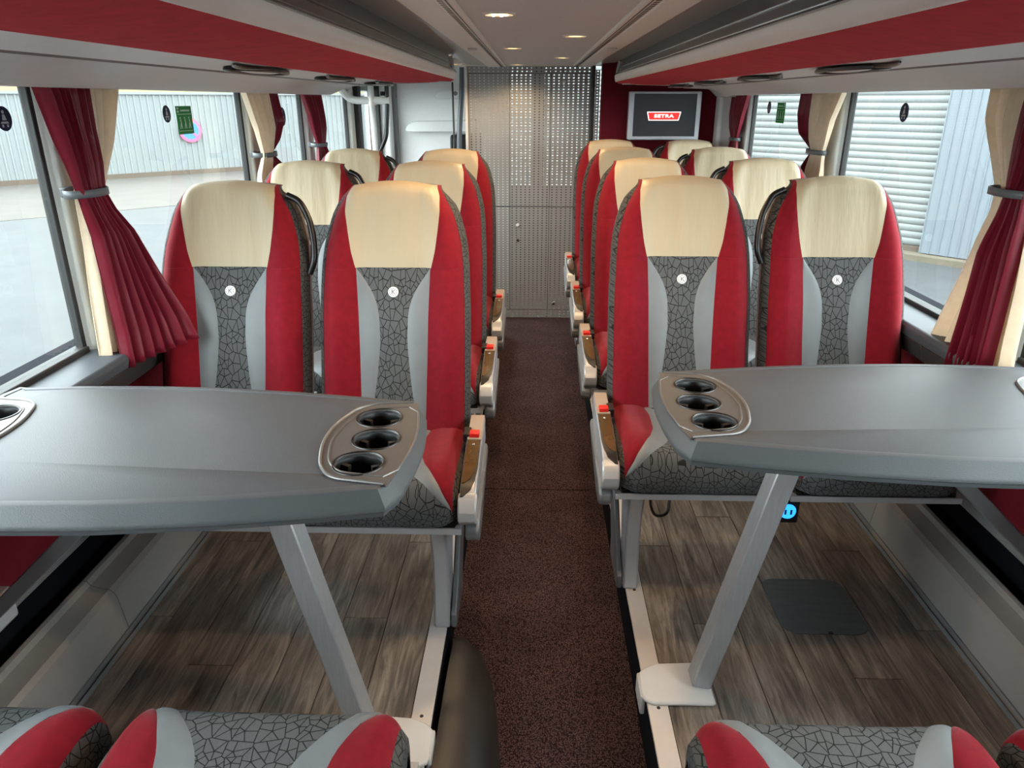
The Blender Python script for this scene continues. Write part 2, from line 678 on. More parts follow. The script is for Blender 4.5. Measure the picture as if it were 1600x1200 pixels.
plank_me = {}
for s, nm, sd in ((-1, 'platform_left', 'left'), (1, 'platform_right', 'right')):
    y1 = 4.6 if s < 0 else 4.74
    pl = struct(MB().box(X(s, 0.252), X(s, 1.25), -2.6, y1, -0.012, PLAT - 0.006).build('floor_' + sd, M['rubber']))
    # wood-look planks laid lengthways, each its own piece
    w, ln, gap = 0.118, 0.92, 0.0012
    col = 0
    a = 0.298
    while a < 1.20:
        a2 = min(a + w, 1.215)
        y = 0.15 - (col * 0.37) % ln
        while y < y1:
            ya, yb = max(y, 0.15), min(y + ln, y1)
            if yb - ya > 0.03:
                key = (round(a2 - a, 3), round(yb - ya, 3))
                if key not in plank_me:
                    plank_me[key] = MB().box(-(a2 - a) / 2 + gap, (a2 - a) / 2 - gap, gap, yb - ya - gap, -0.006, 0.0).mesh('plank', smooth=False)
                p = obj('plank', plank_me[key], M['wood'], pl, (X(s, (a + a2) / 2), ya, PLAT + random.uniform(-0.0004, 0.0004)))
            y += ln
        a += w
        col += 1
    # aluminium nosing along the aisle, in lengths, screwed down
    st = struct(MB().box(X(s, 0.2495), X(s, 0.2975), -2.6, y1, PLAT - 0.006, PLAT + 0.0025).build('trim_1' if s < 0 else 'trim_2', M['alu'], bevel=0.0015))
    for ys in (1.32, 1.76, 2.3, 2.9):
        MB().lathe([(0.0001, 0.0012), (0.004, 0.0012), (0.0046, 0.0)], (X(s, 0.274), ys - (0.0 if s > 0 else 0.04), PLAT + 0.0025), 10).build('screw', M['screw'], st)
    # dark riser below the nosing
    struct(MB().box(X(s, 0.2485), X(s, 0.252), -2.6, y1, 0.0, PLAT - 0.006).build('riser_left' if s < 0 else 'riser_right', M['black_gap']))

# ------------------------------------------------------------------ setting: side walls, windows, ducts
WINS = {-1: [(-2.55, -1.05), (-0.9, 1.775), (1.92, 3.06), (3.17, 3.86), (3.95, 4.80)],
        1: [(-2.55, -1.05), (-0.9, 1.755), (1.91, 3.055), (3.17, 4.385)]}
Z_SILL, Z_HEAD = 0.845, 1.515
wn = 0
for s, sd in ((-1, 'left'), (1, 'right')):
    y_end = 4.93 if s < 0 else 6.25
    wall = struct(MB().box(X(s, 1.25), X(s, 1.32), -2.6, y_end, -0.1, Z_SILL - 0.02).build('wall_' + sd, M['black_gap']))
    MB().box(X(s, 1.17), X(s, 1.32), -2.6, 6.25, Z_HEAD, 1.72).build('wall_header', M['pillar'], wall)
    prev = -2.6
    segs = WINS[s] + [(4.93 if s < 0 else 4.80, None)]
    for a, b in segs:
        if a - prev > 0.02:
            MB().box(X(s, 1.168), X(s, 1.208), prev + 0.012, a - 0.012 + 0.024, Z_SILL - 0.05, Z_HEAD + 0.01).build('pillar', M['pillar'], wall, bevel=0.012)
        prev = b if b else a
    for a, b in WINS[s]:
        wn += 1
        wd = empty('window_%d' % wn, (X(s, 1.2), (a + b) / 2, Z_SILL))
        struct(wd)
        ly = (b - a) / 2
        fr = MB()
        t = 0.011
        fr.box(-0.012, 0.012, -ly - 0.004, -ly + t, -0.012, Z_HEAD - Z_SILL)
        fr.box(-0.012, 0.012, ly - t, ly + 0.004, -0.012, Z_HEAD - Z_SILL)
        fr.box(-0.02, 0.02, -ly, ly, -0.02, t)
        fr.box(-0.02, 0.02, -ly, ly, Z_HEAD - Z_SILL - 0.012, Z_HEAD - Z_SILL + 0.01)
        fr.build('window_frame', M['rubber'], wd, bevel=0.004)
        MB().box(-0.003, 0.003, -ly + t, ly - t, t, Z_HEAD - Z_SILL - 0.012).build('pane', M['glass'], wd)
    # sill with its dark front, maroon panel below, silver edge strip
    sl = struct(MB().prism([(X(s, 1.075), 0.826), (X(s, 1.085), 0.838), (X(s, 1.185), 0.842), (X(s, 1.25), 0.83), (X(s, 1.25), 0.80), (X(s, 1.08), 0.80)], 'y', -2.6, 4.6 if s < 0 else 4.74).build('trim_3' if s < 0 else 'trim_4', M['sill'], bevel=0.004))
    joints = (-2.6, 0.4, 2.02, 4.6)
    for k in range(3):
        MB().prism([(X(s, 1.082), 0.80), (X(s, 1.10), 0.745), (X(s, 1.13), 0.735), (X(s, 1.16), 0.735), (X(s, 1.16), 0.80)], 'y', joints[k] + 0.002, joints[k + 1] - 0.002).build('sill_apron', M['dark_plastic'], sl, bevel=0.004)
    struct(MB().prism([(X(s, 1.188), 0.440), (X(s, 1.165), 0.735), (X(s, 1.25), 0.735), (X(s, 1.25), 0.440)], 'y', -2.6, 4.6 if s < 0 else 4.74).build('wall_panel_' + sd, M['maroon_wall']))
    struct(MB().prism([(X(s, 1.162), 0.405), (X(s, 1.166), 0.432), (X(s, 1.185), 0.440), (X(s, 1.25), 0.440), (X(s, 1.25), 0.40)], 'y', -2.6, 4.6 if s < 0 else 4.74).build('trim_5' if s < 0 else 'trim_6', M['silver_dark'], bevel=0.003))
    # heating duct along the wall, in three lengths
    prof = [(1.095, 0.13), (1.108, 0.235), (1.114, 0.252), (1.126, 0.262), (1.158, 0.268), (1.172, 0.274), (1.180, 0.286), (1.190, 0.288), (1.198, 0.282), (1.205, 0.255), (1.205, 0.13)]
    dj = (-2.6, 1.55, 2.05, 4.6) if s < 0 else (-2.6, 0.7, 2.12, 4.74)
    du = None
    for k in range(3):
        m = MB().prism([(X(s, a), z) for a, z in prof], 'y', dj[k] + 0.0012, dj[k + 1] - 0.0012)
        if du is None:
            du = struct(m.build('baseboard_' + sd, M['duct'], ang=25))
        else:
            m.build('duct_section', M['duct'], du, ang=25)
    # sealing strip between duct and planks
    sm = MB().prism([(X(s, 1.072), PLAT), (X(s, 1.076), PLAT + 0.010), (X(s, 1.084), PLAT + 0.004), (X(s, 1.092), PLAT + 0.012), (X(s, 1.099), PLAT + 0.012), (X(s, 1.099), PLAT)], 'y', -2.6, 4.6 if s < 0 else 4.74)
    struct(sm.build('trim_7' if s < 0 else 'trim_8', M['silver_dark']))

# roof and closed rear end
struct(MB().box(C0 - 1.32, C0 + 1.32, -2.7, 6.3, 1.72, 1.80).build('roof', M['ceiling']))
struct(MB().box(C0 - 1.32, C0 + 1.32, -2.75, -2.65, -0.1, 1.75).build('wall_rear', M['maroon_wall']))

# ------------------------------------------------------------------ ceiling
ce = struct(MB().box(X(-1, 0.206), X(1, 0.206), -2.6, 5.06, 1.657, 1.69).build('ceiling', M['ceiling']))
for s in (-1, 1):
    # slotted ventilation rail
    r = MB()
    r.box(X(s, 0.206), X(s, 0.222), -2.6, 5.0, 1.650, 1.69)
    r.box(X(s, 0.246), X(s, 0.325), -2.6, 5.0, 1.648, 1.69)
    r.build('slot_rail', M['rail_beige'], ce, bevel=0.003)
    MB().box(X(s, 0.222), X(s, 0.246), -2.6, 5.0, 1.651, 1.69).build('slot_strip', M['alu'], ce)
    sb = MB()
    y = 0.6
    while y < 5.0:
        sb.box(X(s, 0.229), X(s, 0.242), y, y + 0.020, 1.6503, 1.652)
        y += 0.034
    sb.box(X(s, 0.2215), X(s, 0.2245), -2.6, 5.0, 1.6496, 1.652)
    tag(sb.build('slot_hole_shade', M['black_plastic'], ce), kind='stuff')  # raised black boxes, shade of the holes put in as colour
    # tilted satin side panel
    MB().prism([(X(s, 0.328), 1.655), (X(s, 0.455), 1.664), (X(s, 0.455), 1.70), (X(s, 0.328), 1.70)], 'y', -2.6, 4.98).build('side_panel', M['ceil_side'], ce)
    MB().box(X(s, 0.262), X(s, 0.30), 3.22, 3.30, 1.640, 1.648).build('rail_clip', M['alu'], ce, bevel=0.003)
    MB().box(X(s, 0.455), X(s, 1.17), -2.6, 4.98, 1.70, 1.719).build('ceiling_filler', M['ceiling'], ce)
MB().box(X(-1, 1.17), X(1, 1.17), 4.98, 5.07, 1.655, 1.70).build('cross_beam', M['rail_beige'], ce, bevel=0.004)

# round warm ceiling lights; each has ring, lens, diodes and its own lamp
lights = [(-0.091, 2.06), (0.137, 2.732), (-0.092, 3.335), (0.139, 4.064), (-0.106, 4.80), (-0.47, 4.70),
          (0.137, 1.40)]
names = ['nearest round ceiling light, its five diodes showing', 'second round warm ceiling light, right of the first', 'third round ceiling light, on the handrail side',
         'fourth round ceiling light, near the slotted rail', 'ceiling light touching the top of the perforated partition', 'small ceiling light above the white stair wall']
for i, (lx, ly) in enumerate(lights):
    z = 1.657 if i != 5 else 1.655
    t = empty('ceiling_light', (lx, ly, z))
    tag(t, names[i] if i < 6 else 'round warm ceiling light above the near end of the aisle, just out of view', 'ceiling light', 'round warm lights in the ceiling')
    MB().lathe([(0.031, 0.0), (0.036, -0.005), (0.040, -0.004), (0.043, 0.0)], n=28).build('ring', M['rail_beige'], t)
    MB().lathe([(0.0001, -0.0035), (0.02, -0.0032), (0.031, -0.001)], n=28).build('lens', M['lens'], t)
    if i == 0:
        for k in range(5):
            a = 2 * PI * k / 5
            MB().lathe([(0.0001, -0.003), (0.004, -0.002), (0.005, 0.0)], (0.018 * math.cos(a), 0.018 * math.sin(a), -0.004), 8).build('diode', M['lens_dot'], t)
    ld = bpy.data.lights.new('lamp', 'SPOT')
    ld.energy = LAMP_POWER * (0.4 if i in (4, 5) else 1.0)
    ld.color = (1.0, 0.68, 0.38)
    ld.shadow_soft_size = 0.03
    ld.spot_size = math.radians(150)
    ld.spot_blend = 0.6
    lo = bpy.data.objects.new('lamp', ld)
    COL.objects.link(lo)
    lo.parent = t
    lo.location = (0, 0, -0.012)

# ------------------------------------------------------------------ luggage racks
def rack(s, y_end, label):
    root = empty('luggage_rack', (X(s, 0.42), 0, 1.55))
    tag(root, label, 'luggage rack')
    off = Vector(root.location)
    ys = [-2.55, -1.0, 0.0, 1.0, 2.0, 3.0] + [y_end - 0.36 + 0.04 * k for k in range(10)]
    T0 = y_end - 0.36

    def mp(a, z, y, taper):
        t = min(1, max(0, (y - T0) / 0.36)) if taper else 0
        q = t * t
        return (X(s, 0.43 + (a - 0.43) * (1 - 0.72 * q)) - off.x, y, z + (0.012 * q if a > 0.5 else 0) - off.z)

    def strip(name, pts, mat, taper=True, cap=False):
        rows = [[mp(a, z, y, taper) for a, z in pts] for y in ys]
        m = MB().grid(rows)
        if cap:
            n = len(pts)
            b = (len(ys) - 1) * n
            m.f.append(tuple(b + k for k in range(n)))
        return m.build(name, mat, root, ang=30)
    # red underside
    strip('red_panel', [(0.424, 1.549), (0.45, 1.5455), (0.50, 1.539), (0.56, 1.532), (0.62, 1.5275), (0.652, 1.5265)], M['rack_red'])
    # rounded front rail
    strip('front_rail', [(0.4245, 1.5485), (0.419, 1.549), (0.411, 1.553), (0.404, 1.560), (0.399, 1.569), (0.399, 1.577), (0.404, 1.582), (0.414, 1.582)], M['rail_beige'], cap=True)
    # dark glossy groove above it, with two bright lines
    strip('groove', [(0.414, 1.582), (0.424, 1.594), (0.438, 1.598), (0.441, 1.622), (0.447, 1.640), (0.455, 1.668)], M['gloss_dark'], taper=False)
    for a, z in ((0.421, 1.592), (0.440, 1.622)):
        MB().tube([(X(s, a) - off.x, y, z - off.z) for y in (-2.5, y_end - 0.05)], 0.0022, 6).build('bright_line', M['chrome'], root)
    strip('under_panel', [(0.652, 1.5265), (0.658, 1.5285), (0.75, 1.525), (0.84, 1.5225)], M['under_grey'])
    strip('seam_strip', [(0.84, 1.5225), (0.845, 1.527), (0.87, 1.526), (0.873, 1.521)], M['silver_dark'])
    # valance that drops down to the window heads
    rows = []
    for y in ys:
        t = min(1, max(0, (y - (y_end - 0.12)) / 0.12))
        k = t * t
        rows.append([(X(s, a) - off.x, y, z + k * 0.045 * (1 if z < 1.51 else 0) - off.z) for a, z in
                     ((0.873, 1.521), (0.90, 1.519), (0.95, 1.507), (1.00, 1.487), (1.02, 1.479), (1.035, 1.476), (1.05, 1.477), (1.10, 1.50), (1.17, 1.53))])
    m = MB().grid(rows)
    n = len(rows[0])
    b = (len(rows) - 1) * n
    m.f.append(tuple(b + k for k in range(n)))
    m.build('valance', M['valance'], root, ang=35)
    # end cap
    pts = [(0.404, 1.582), (0.399, 1.569), (0.404, 1.560), (0.4245, 1.5485), (0.56, 1.532), (0.652, 1.5265), (0.84, 1.5225), (0.873, 1.5215), (0.873, 1.60), (0.455, 1.66)]
    MB().add([mp(a, z, y_end, True) for a, z in pts], [tuple(range(len(pts)))]).build('end_cap', M['under_grey'], root)
    MB().box(X(s, 0.46) - off.x, X(s, 1.16) - off.x, y_end - 0.05, y_end - 0.03, 1.535 - off.z, 1.70 - off.z).build('end_bulkhead', M['under_grey'], root)
    return root, off


def service_unit(root, off, s, y):
    """reading-light and air unit: black oval ring with a silver lid and a fin"""
    cx, z = X(s, 0.725) - off.x, 1.5235 - off.z
    ring = []
    for k in range(28):
        a = 2 * PI * k / 28
        ring.append((cx + 0.052 * math.cos(a), y + 0.17 * math.sin(a), z - 0.004))
    u = MB().tube(ring, 0.0055, 8, closed=True).build('service_unit', M['black_plastic'], root)
    lid = MB()
    rows = []
    for r_, h in ((0.0001, -0.009), (0.5, -0.0086), (0.85, -0.006), (1.0, -0.002)):
        rows.append([(cx + 0.043 * r_ * math.cos(2 * PI * k / 24), y + 0.02 + 0.12 * r_ * math.sin(2 * PI * k / 24), z + h) for k in range(24)])
    lid.grid(rows, close_u=True).build('silver_lid', M['silver'], u)
    dish = MB()
    rows = []
    for r_, h in ((0.0001, -0.003), (0.9, -0.004), (1.0, -0.002)):
        rows.append([(cx + 0.05 * r_ * math.cos(2 * PI * k / 24), y + 0.165 * r_ * math.sin(2 * PI * k / 24), z + h) for k in range(24)])
    dish.grid(rows, close_u=True).build('dark_dish', M['black_plastic'], u)
    fin = []
    for k in range(9):
        t = k / 8
        fin.append((cx + 0.015 + s * (-0.05 + 0.03 * math.sin(PI * t)), y - 0.33 + 0.22 * t, z - 0.002))
    MB().tube(fin, [0.002 + 0.004 * math.sin(PI * k / 8) for k in range(9)], 8).build('air_nozzle', M['black_plastic'], u)


rL, oL = rack(-1, 3.93, 'long red-lined luggage rack on the handrail side, above the pale corrugated view')
for y in (1.98, 2.75, 3.52):
    service_unit(rL, oL, -1, y)
rR, oR = rack(1, 4.46, 'long red-lined luggage rack on the monitor side, above the shutter view')
for y in (1.92, 2.68, 3.42, 4.1):
    service_unit(rR, oR, 1, y)

# ------------------------------------------------------------------ perforated partition at the end of the aisle
def perf_mesh(name, x0, x1, z0, z1, px=0.0305, pz=0.0168, hw=0.0057, hh=0.0034):
    m = MB()
    nx, nz = max(1, round((x1 - x0) / px)), max(1, round((z1 - z0) / pz))
    dx, dz = (x1 - x0) / nx, (z1 - z0) / nz
    for j in range(nz):
        for i in range(nx):
            cx, cz = x0 + (i + 0.5) * dx, z0 + (j + 0.5) * dz
            vs = [(cx - dx / 2, 0, cz - dz / 2), (cx + dx / 2, 0, cz - dz / 2), (cx + dx / 2, 0, cz + dz / 2), (cx - dx / 2, 0, cz + dz / 2)]
            for k in range(8):
                a = PI / 8 + k * PI / 4
                vs.append((cx + hw * math.cos(a), 0, cz + hh * math.sin(a)))
            # hole verts 4..11 : angles 22,67,112,157,202,247,292,337
            fs = [(0, 1, 10, 9), (1, 2, 4, 11), (2, 3, 6, 5), (3, 0, 8, 7), (1, 11, 10), (2, 5, 4), (3, 7, 6), (0, 9, 8)]
            m.add(vs, fs)
    return m.mesh(name, smooth=False, fix=False)


PY = 5.06
pt = empty('wall_back', (0, PY, 0))
struct(pt)
cols = [(-0.425, -0.160), (-0.157, 0.107), (0.110, 0.362)]
for k, (a, b) in enumerate(cols):
    obj('perforated_panel', perf_mesh('perforated_panel', a, b, 0.782, 1.612), M['perf'], pt, (0, 0.004 if k != 2 else 0.0, 0))
    obj('perforated_panel', perf_mesh('perforated_panel', a, b, 0.06, 0.777), M['perf'], pt, (0, 0.002 * (k % 2), 0))
obj('perforated_header', perf_mesh('perforated_header', -0.43, 0.365, 1.615, 1.655), M['perf'], pt)
obj('perforated_plinth', perf_mesh('perforated_plinth', -0.43, 0.365, 0.0, 0.057), M['perf'], pt)
sf = MB()
for a in (-0.4265, -0.1585, 0.1085, 0.363):
    sf.box(a - 0.004, a + 0.004, 0.008, 0.03, 0.0, 1.655)
for z in (0.0585, 0.7795, 1.6135):
    sf.box(-0.43, 0.365, 0.009, 0.03, z - 0.005, z + 0.005)
sf.build('rear_frame', M['black_plastic'], pt)
MB().box(-0.446, -0.428, -0.03, 0.05, 0.0, 1.655).build('edge_post', M['pale_cap'], pt, bevel=0.005)
R90 = Matrix.Rotation(PI / 2, 3, 'X')
for x, z, rr, mt in ((0.189, 1.563, 0.011, 'white_badge'), (-0.104, 0.656, 0.012, 'white_badge'), (-0.103, 0.553, 0.011, 'screw'), (0.150, 0.105, 0.013, 'screw')):
    kn = MB().lathe([(0.0001, 0.012), (rr * 0.7, 0.012), (rr, 0.006), (rr, 0.0)], (x, 0, z), 16, R90).build('lock_knob', M['chrome'] if mt == 'screw' else M[mt], pt)
    if mt == 'screw':
        MB().lathe([(0.0001, 0.014), (rr * 0.6, 0.0135), (rr * 0.6, 0.011)], (x, 0, z), 12, R90).build('keyhole', M['black_plastic'], kn)

# side return of the partition and the maroon wall that carries the monitor
mw = struct(MB().box(0.412, X(1, 1.25), 4.78, 4.90, 0.0, 1.70).build('wall_partition', M['maroon_wall'], bevel=0.006))
MB().box(.3655, .3845, 4.985, 5.055, 0.0, 1.655).build('gap_blocker', M['dark_plastic'], mw)  # added dark filler, closes the gap against light from behind
rt = perf_mesh('side_return', .384, .4115, 0, 1.63, px=0.0275)
obj('side_return', rt, M['perf'], mw, (0, 4.97, 0))
MB().box(X(1, 1.07), X(1, 1.17), 4.66, 4.78, 0.42, 1.56).build('corner_post', M['valance'], mw, bevel=0.02)
MB().prism([(X(1, 0.86), 1.52), (X(1, 1.02), 1.515), (X(1, 1.07), 1.47), (X(1, 1.17), 1.47), (X(1, 1.17), 1.56), (X(1, 0.86), 1.56)], 'y', 4.48, 4.77).build('corner_bracket', M['under_grey'], mw, bevel=0.01)

tv = empty('monitor', (0.787, 4.775, 1.228))
tag(tv, 'flat silver-framed monitor with dark screen and red logo on maroon wall', 'monitor')
MB().prism(rrect(0, 0.137, 0.432, 0.276, 0.008), 'y', -0.06, 0.0).build('housing', M['silver'], tv, bevel=0.004)
scn = MB().box(-0.186, 0.188, -0.0625, -0.058, 0.020, 0.262).build('screen', M['screen'], tv)


def trap(w, h, k):
    return [(-w / 2, h / 2), (w / 2, h / 2), (w / 2 - k, -h / 2), (-w / 2 + k, -h / 2)]


MB().prism([(x - 0.004, z + 0.136) for x, z in trap(0.205, 0.05, 0.012)], 'y', -0.0632, -0.0625).build('logo_border', M['logo_white'], scn)
MB().prism([(x - 0.004, z + 0.136) for x, z in trap(0.193, 0.041, 0.0105)], 'y', -0.0638, -0.0632).build('logo_field', M['logo_red'], scn)
fc = bpy.data.curves.new('logo_lettering', 'FONT')
fc.body = 'SETRA'
fc.size = 0.031
fc.align_x = 'CENTER'
fc.align_y = 'CENTER'
fc.offset = 0.0012
fc.space_character = 1.12
fo = bpy.data.objects.new('tmp_text', fc)
COL.objects.link(fo)
dg = bpy.context.evaluated_depsgraph_get()
tm = bpy.data.meshes.new_from_object(fo.evaluated_get(dg))
bpy.data.objects.remove(fo)
tm.name = 'logo_lettering'
tm.transform(Matrix.Translation((-0.004, -0.0641, 0.136)) @ Matrix.Rotation(PI / 2, 4, 'X') @ Matrix.Diagonal((1.22, 0.82, 1, 1)))
tm.materials.clear()
obj('logo_lettering', tm, M['logo_white'], scn)

# ------------------------------------------------------------------ entrance corner beyond the handrail
sw = struct(MB().box(-1.25, -0.17, 5.75, 5.82, 0.0, 1.70).build('wall_stair', M['white']))  # right end lengthened unseen behind the partition, to dim its holes


def ledge(x0, x1, z0, h):
    pts = [(x1, z0), (x1, z0 + h)]
    for k in range(9):
        a = PI / 2 * k / 8
        pts.append((x0 + 0.10 - 0.10 * math.sin(a) , z0 + h * (0.15 + 0.75 * math.cos(a))))
    pts.append((x0 + 0.012, z0))
    return MB().prism(pts, 'y', 5.66, 5.752).build('step_ledge', M['white'], sw, bevel=0.008)


ledge(-0.945, -0.42, 1.235, 0.085)
ledge(-0.725, -0.42, 1.462, 0.07)
MB().lathe([(0.0001, 0.006), (0.012, 0.006), (0.015, 0.0)], (-0.57, 5.66, 1.50), 14, R90).build('cap', M['silver_dark'], sw)
MB().box(-1.04, -1.01, 5.70, 5.752, 0.0, 1.66).build('edge_strip', M['silver_dark'], sw, bevel=0.004)
dr = empty('door_1', (-1.14, 5.2, 0.0))
struct(dr)
fr = MB()
fr.box(-0.05, 0.03, -0.30, -0.20, 0.0, 1.66)
fr.box(-0.05, 0.03, 0.36, 0.42, 0.0, 1.66)
fr.box(-0.05, 0.03, -0.30, 0.42, 1.60, 1.66)
fr.box(-0.05, 0.03, -0.30, 0.42, 0.0, 0.25)
fr.build('door_frame', M['rubber'], dr, bevel=0.006)
MB().box(-0.006, 0.0, -0.20, 0.36, 0.25, 1.60).build('pane', M['glass'], dr)
MB().box(-0.045, 0.10, 0.40, 0.55, 0.0, 1.66).build('door_pillar', M['white'], dr, bevel=0.02)

hr = empty('handrail', (-0.94, 4.60, 0.0))
tag(hr, 'white tubular handrail with bent arm beside the entrance door', 'handrail')


def bent(pts, r=0.04, n=5):
    """round the corners of a polyline"""
    P = [Vector(p) for p in pts]
    out = [P[0]]
    for i in range(1, len(P) - 1):
        a, b, c = P[i - 1], P[i], P[i + 1]
        d1, d2 = (a - b).normalized(), (c - b).normalized()
        q = min(r, (a - b).length * 0.45, (c - b).length * 0.45)
        s0, s1 = b + d1 * q, b + d2 * q
        for k in range(n + 1):
            t = k / n
            out.append(s0 * (1 - t) ** 2 + b * 2 * t * (1 - t) + s1 * t * t)
    out.append(P[-1])
    return out


MB().tube(bent([(-0.195, -0.2, 1.62), (-0.185, -0.1, 1.53), (-0.15, 0, 1.452), (0.085, 0, 1.452)], 0.06), 0.021, 12).build('arm', M['handrail'], hr)
MB().tube([(-0.025, 0.0, 1.655), (-0.015, 0.0, 1.2), (0.02, 0.0, 0.001)], 0.018, 12).build('upright', M['handrail'], hr)
MB().tube([(-0.0195, 0, 1.475), (-0.0185, 0, 1.425)], 0.024, 12).build('collar', M['alu'], hr)
MB().tube(bent([(0.075, 0.0, 1.655), (0.072, 0.0, 1.44), (0.055, 0.0, 1.25), (0.025, 0.0, 1.19), (0.012, 0.0, 1.17)], 0.05), 0.013, 10).build('dark_bar', M['black_plastic'], hr)
MB().tube([(0.035, 0, 1.49), (0.078, 0, 1.49)], 0.012, 8).build('bracket', M['black_plastic'], hr)

gp = MB().tube(bent([(-0.475, 5.2, 1.655), (-0.480, 5.2, 1.5), (-0.505, 5.2, 1.25), (-0.51, 5.2, 0.0)], 0.15), 0.018, 12).build('grab_pole', M['grey_pole'])
tag(gp, 'grey upright grab pole just left of the perforated partition', 'pole')
gs = MB().tube([(-0.515, 4.95, 1.56), (-0.513, 4.95, 1.17)], 0.006, 8)
gs.tube([(-0.513, 4.95, 1.22), (-0.513, 4.95, 0.001)], 0.01, 8)
tag(gs.build('strut', M['black_plastic']), 'thin black upright rod in front of the white stair wall', 'rod')
dc = MB().prism(rrect(-0.475, 0.615, 0.22, 1.23, 0.02), 'y', 5.35, 5.55).build('driver_console', M['black_plastic'], bevel=0.01)
tag(dc, 'black console box low beside the grey pole', 'console')

# driver's cab beyond the partition: windscreen and a seat, seen only through the holes
cabw = struct(MB().box(C0 - 1.32, C0 + 1.32, 6.2, 6.27, -0.1, 0.80).build('wall_front', M['dark_plastic']))
wf = empty('window_%d' % (wn + 1), (C0, 6.23, 0.8))
struct(wf)
m = MB()
for a in (-1.3, -0.05, 1.2):  # middle bar added to break up the light behind the holes
    m.box(a, a + 0.1, -0.03, 0.03, 0.0, 0.9)
m.box(-1.3, 1.3, -0.03, 0.03, 0.905, 0.92)
m.build('window_frame', M['rubber'], wf)
MB().box(-1.25, 1.25, -0.004, 0.004, 0.0, 0.905).build('pane', M['glass'], wf)
struct(MB().box(-1.25, -0.17, 5.83, 5.88, 0.0, 1.70).build('wall_cab_blocker', M['dark_plastic']))  # unseen wall added to keep the left third of the holes dim
'''ds = empty('driver_seat', (0.14, 6.1, 0.0))
tag(ds, 'dark driver seat seen only as shade through the perforated partition', 'seat')
MB().prism(rrect(0, 0.75, 0.46, 0.8, 0.1), 'y', -0.06, 0.06).build('backrest', M['seat_black'], ds, bevel=0.03)
MB().prism(rrect(0, 1.24, 0.26, 0.17, 0.05), 'y', -0.05, 0.05).build('headrest', M['seat_black'], ds, bevel=0.02)
MB().box(-0.23, 0.23, 0.06, 0.5, 0.38, 0.5).build('cushion', M['seat_black'], ds, bevel=0.03)
MB().box(-0.15, 0.15, 0.1, 0.42, 0.0, 0.38).build('base', M['dark_plastic'], ds, bevel=0.02)'''

# ------------------------------------------------------------------ coach seats
# seat frame: faces -y, y = 0 is the front of the head cover, z = 0 is the platform
zW = [.36, .515, .65, .765, .885, .94, .985, 1.037, 1.083, 1.10, 1.112]
vW = [.196, .20, .20, .20, .195, .19, .179, .163, .142, .132, .124]
zY = [.36, .42, .517, .648, .765, .88, .95, 1.0, 1.05, 1.085]
vY = [-.208, -.19, -.157, -.116, -.084, -.046, -.028, -.016, -.004, .006]
SEAM = 0.886


def fW(z): return float(np.interp(z, zW, vW))
def fY(z): return float(np.interp(z, zY, vY))
def fRG(z): return float(np.interp(z, [.36, .517, .648, .765, .886], [.089, .092, .095, .098, .104]))
def fGP(z): return float(np.interp(z, [.36, .42, .485, .54, .60, .65, .69, .765, .80, .822, .85, .886], [.08, .075, .064, .054, .046, .041, .038, .041, .050, .060, .078, .104]))
def fBE(z): return float(np.interp(z, [.886, .931, .985, 1.037, 1.085, 1.10, 1.112], [.106, .117, .125, .131, .129, .124, .117]))


def back_pt(x, z, yc, Wd, puff):
    u = min(1.0, abs(x) / Wd)
    B = 0.034 + (0.010 - 0.034) * sstep(0.84, 1.02, z)
    y = yc - B * sstep(0.42, 0.80, u) + 0.040 * max(0, (u - 0.78) / 0.22) ** 2 - puff
    zz = z - 0.015 * u * u * sstep(1.0, 1.1, z)
    return (x, y, zz)


def back_levels(z0, z1, n):
    return [(z0 + (z1 - z0) * k / n, fY(z0 + (z1 - z0) * k / n)) for k in range(n + 1)]


LOW = back_levels(0.40, SEAM, 26)
HIGH = back_levels(SEAM, 1.085, 14) + [(1.097, .014), (1.105, .027), (1.110, .043), (1.111, .06)]


def back_region(fa, fb, levels, nx, h):
    rows = []
    n = len(levels) - 1
    for i, (z, yc) in enumerate(levels):
        a, b = fa(z), fb(z)
        e = min(1.0, math.sin(PI * min(max(i / n, 0), 1)) * 4) if n else 1
        e = 0.35 + 0.65 * e
        row = []
        for j in range(nx + 1):
            t = j / nx
            x = a + (b - a) * t
            row.append(back_pt(x, z, yc, fW(z), h * e * (math.sin(PI * t) ** 0.5 if 0 < t < 1 else 0)))
        rows.append(row)
    return rows


def both(f):
    return f, (lambda z: -f(z))


SEATMESH = {}


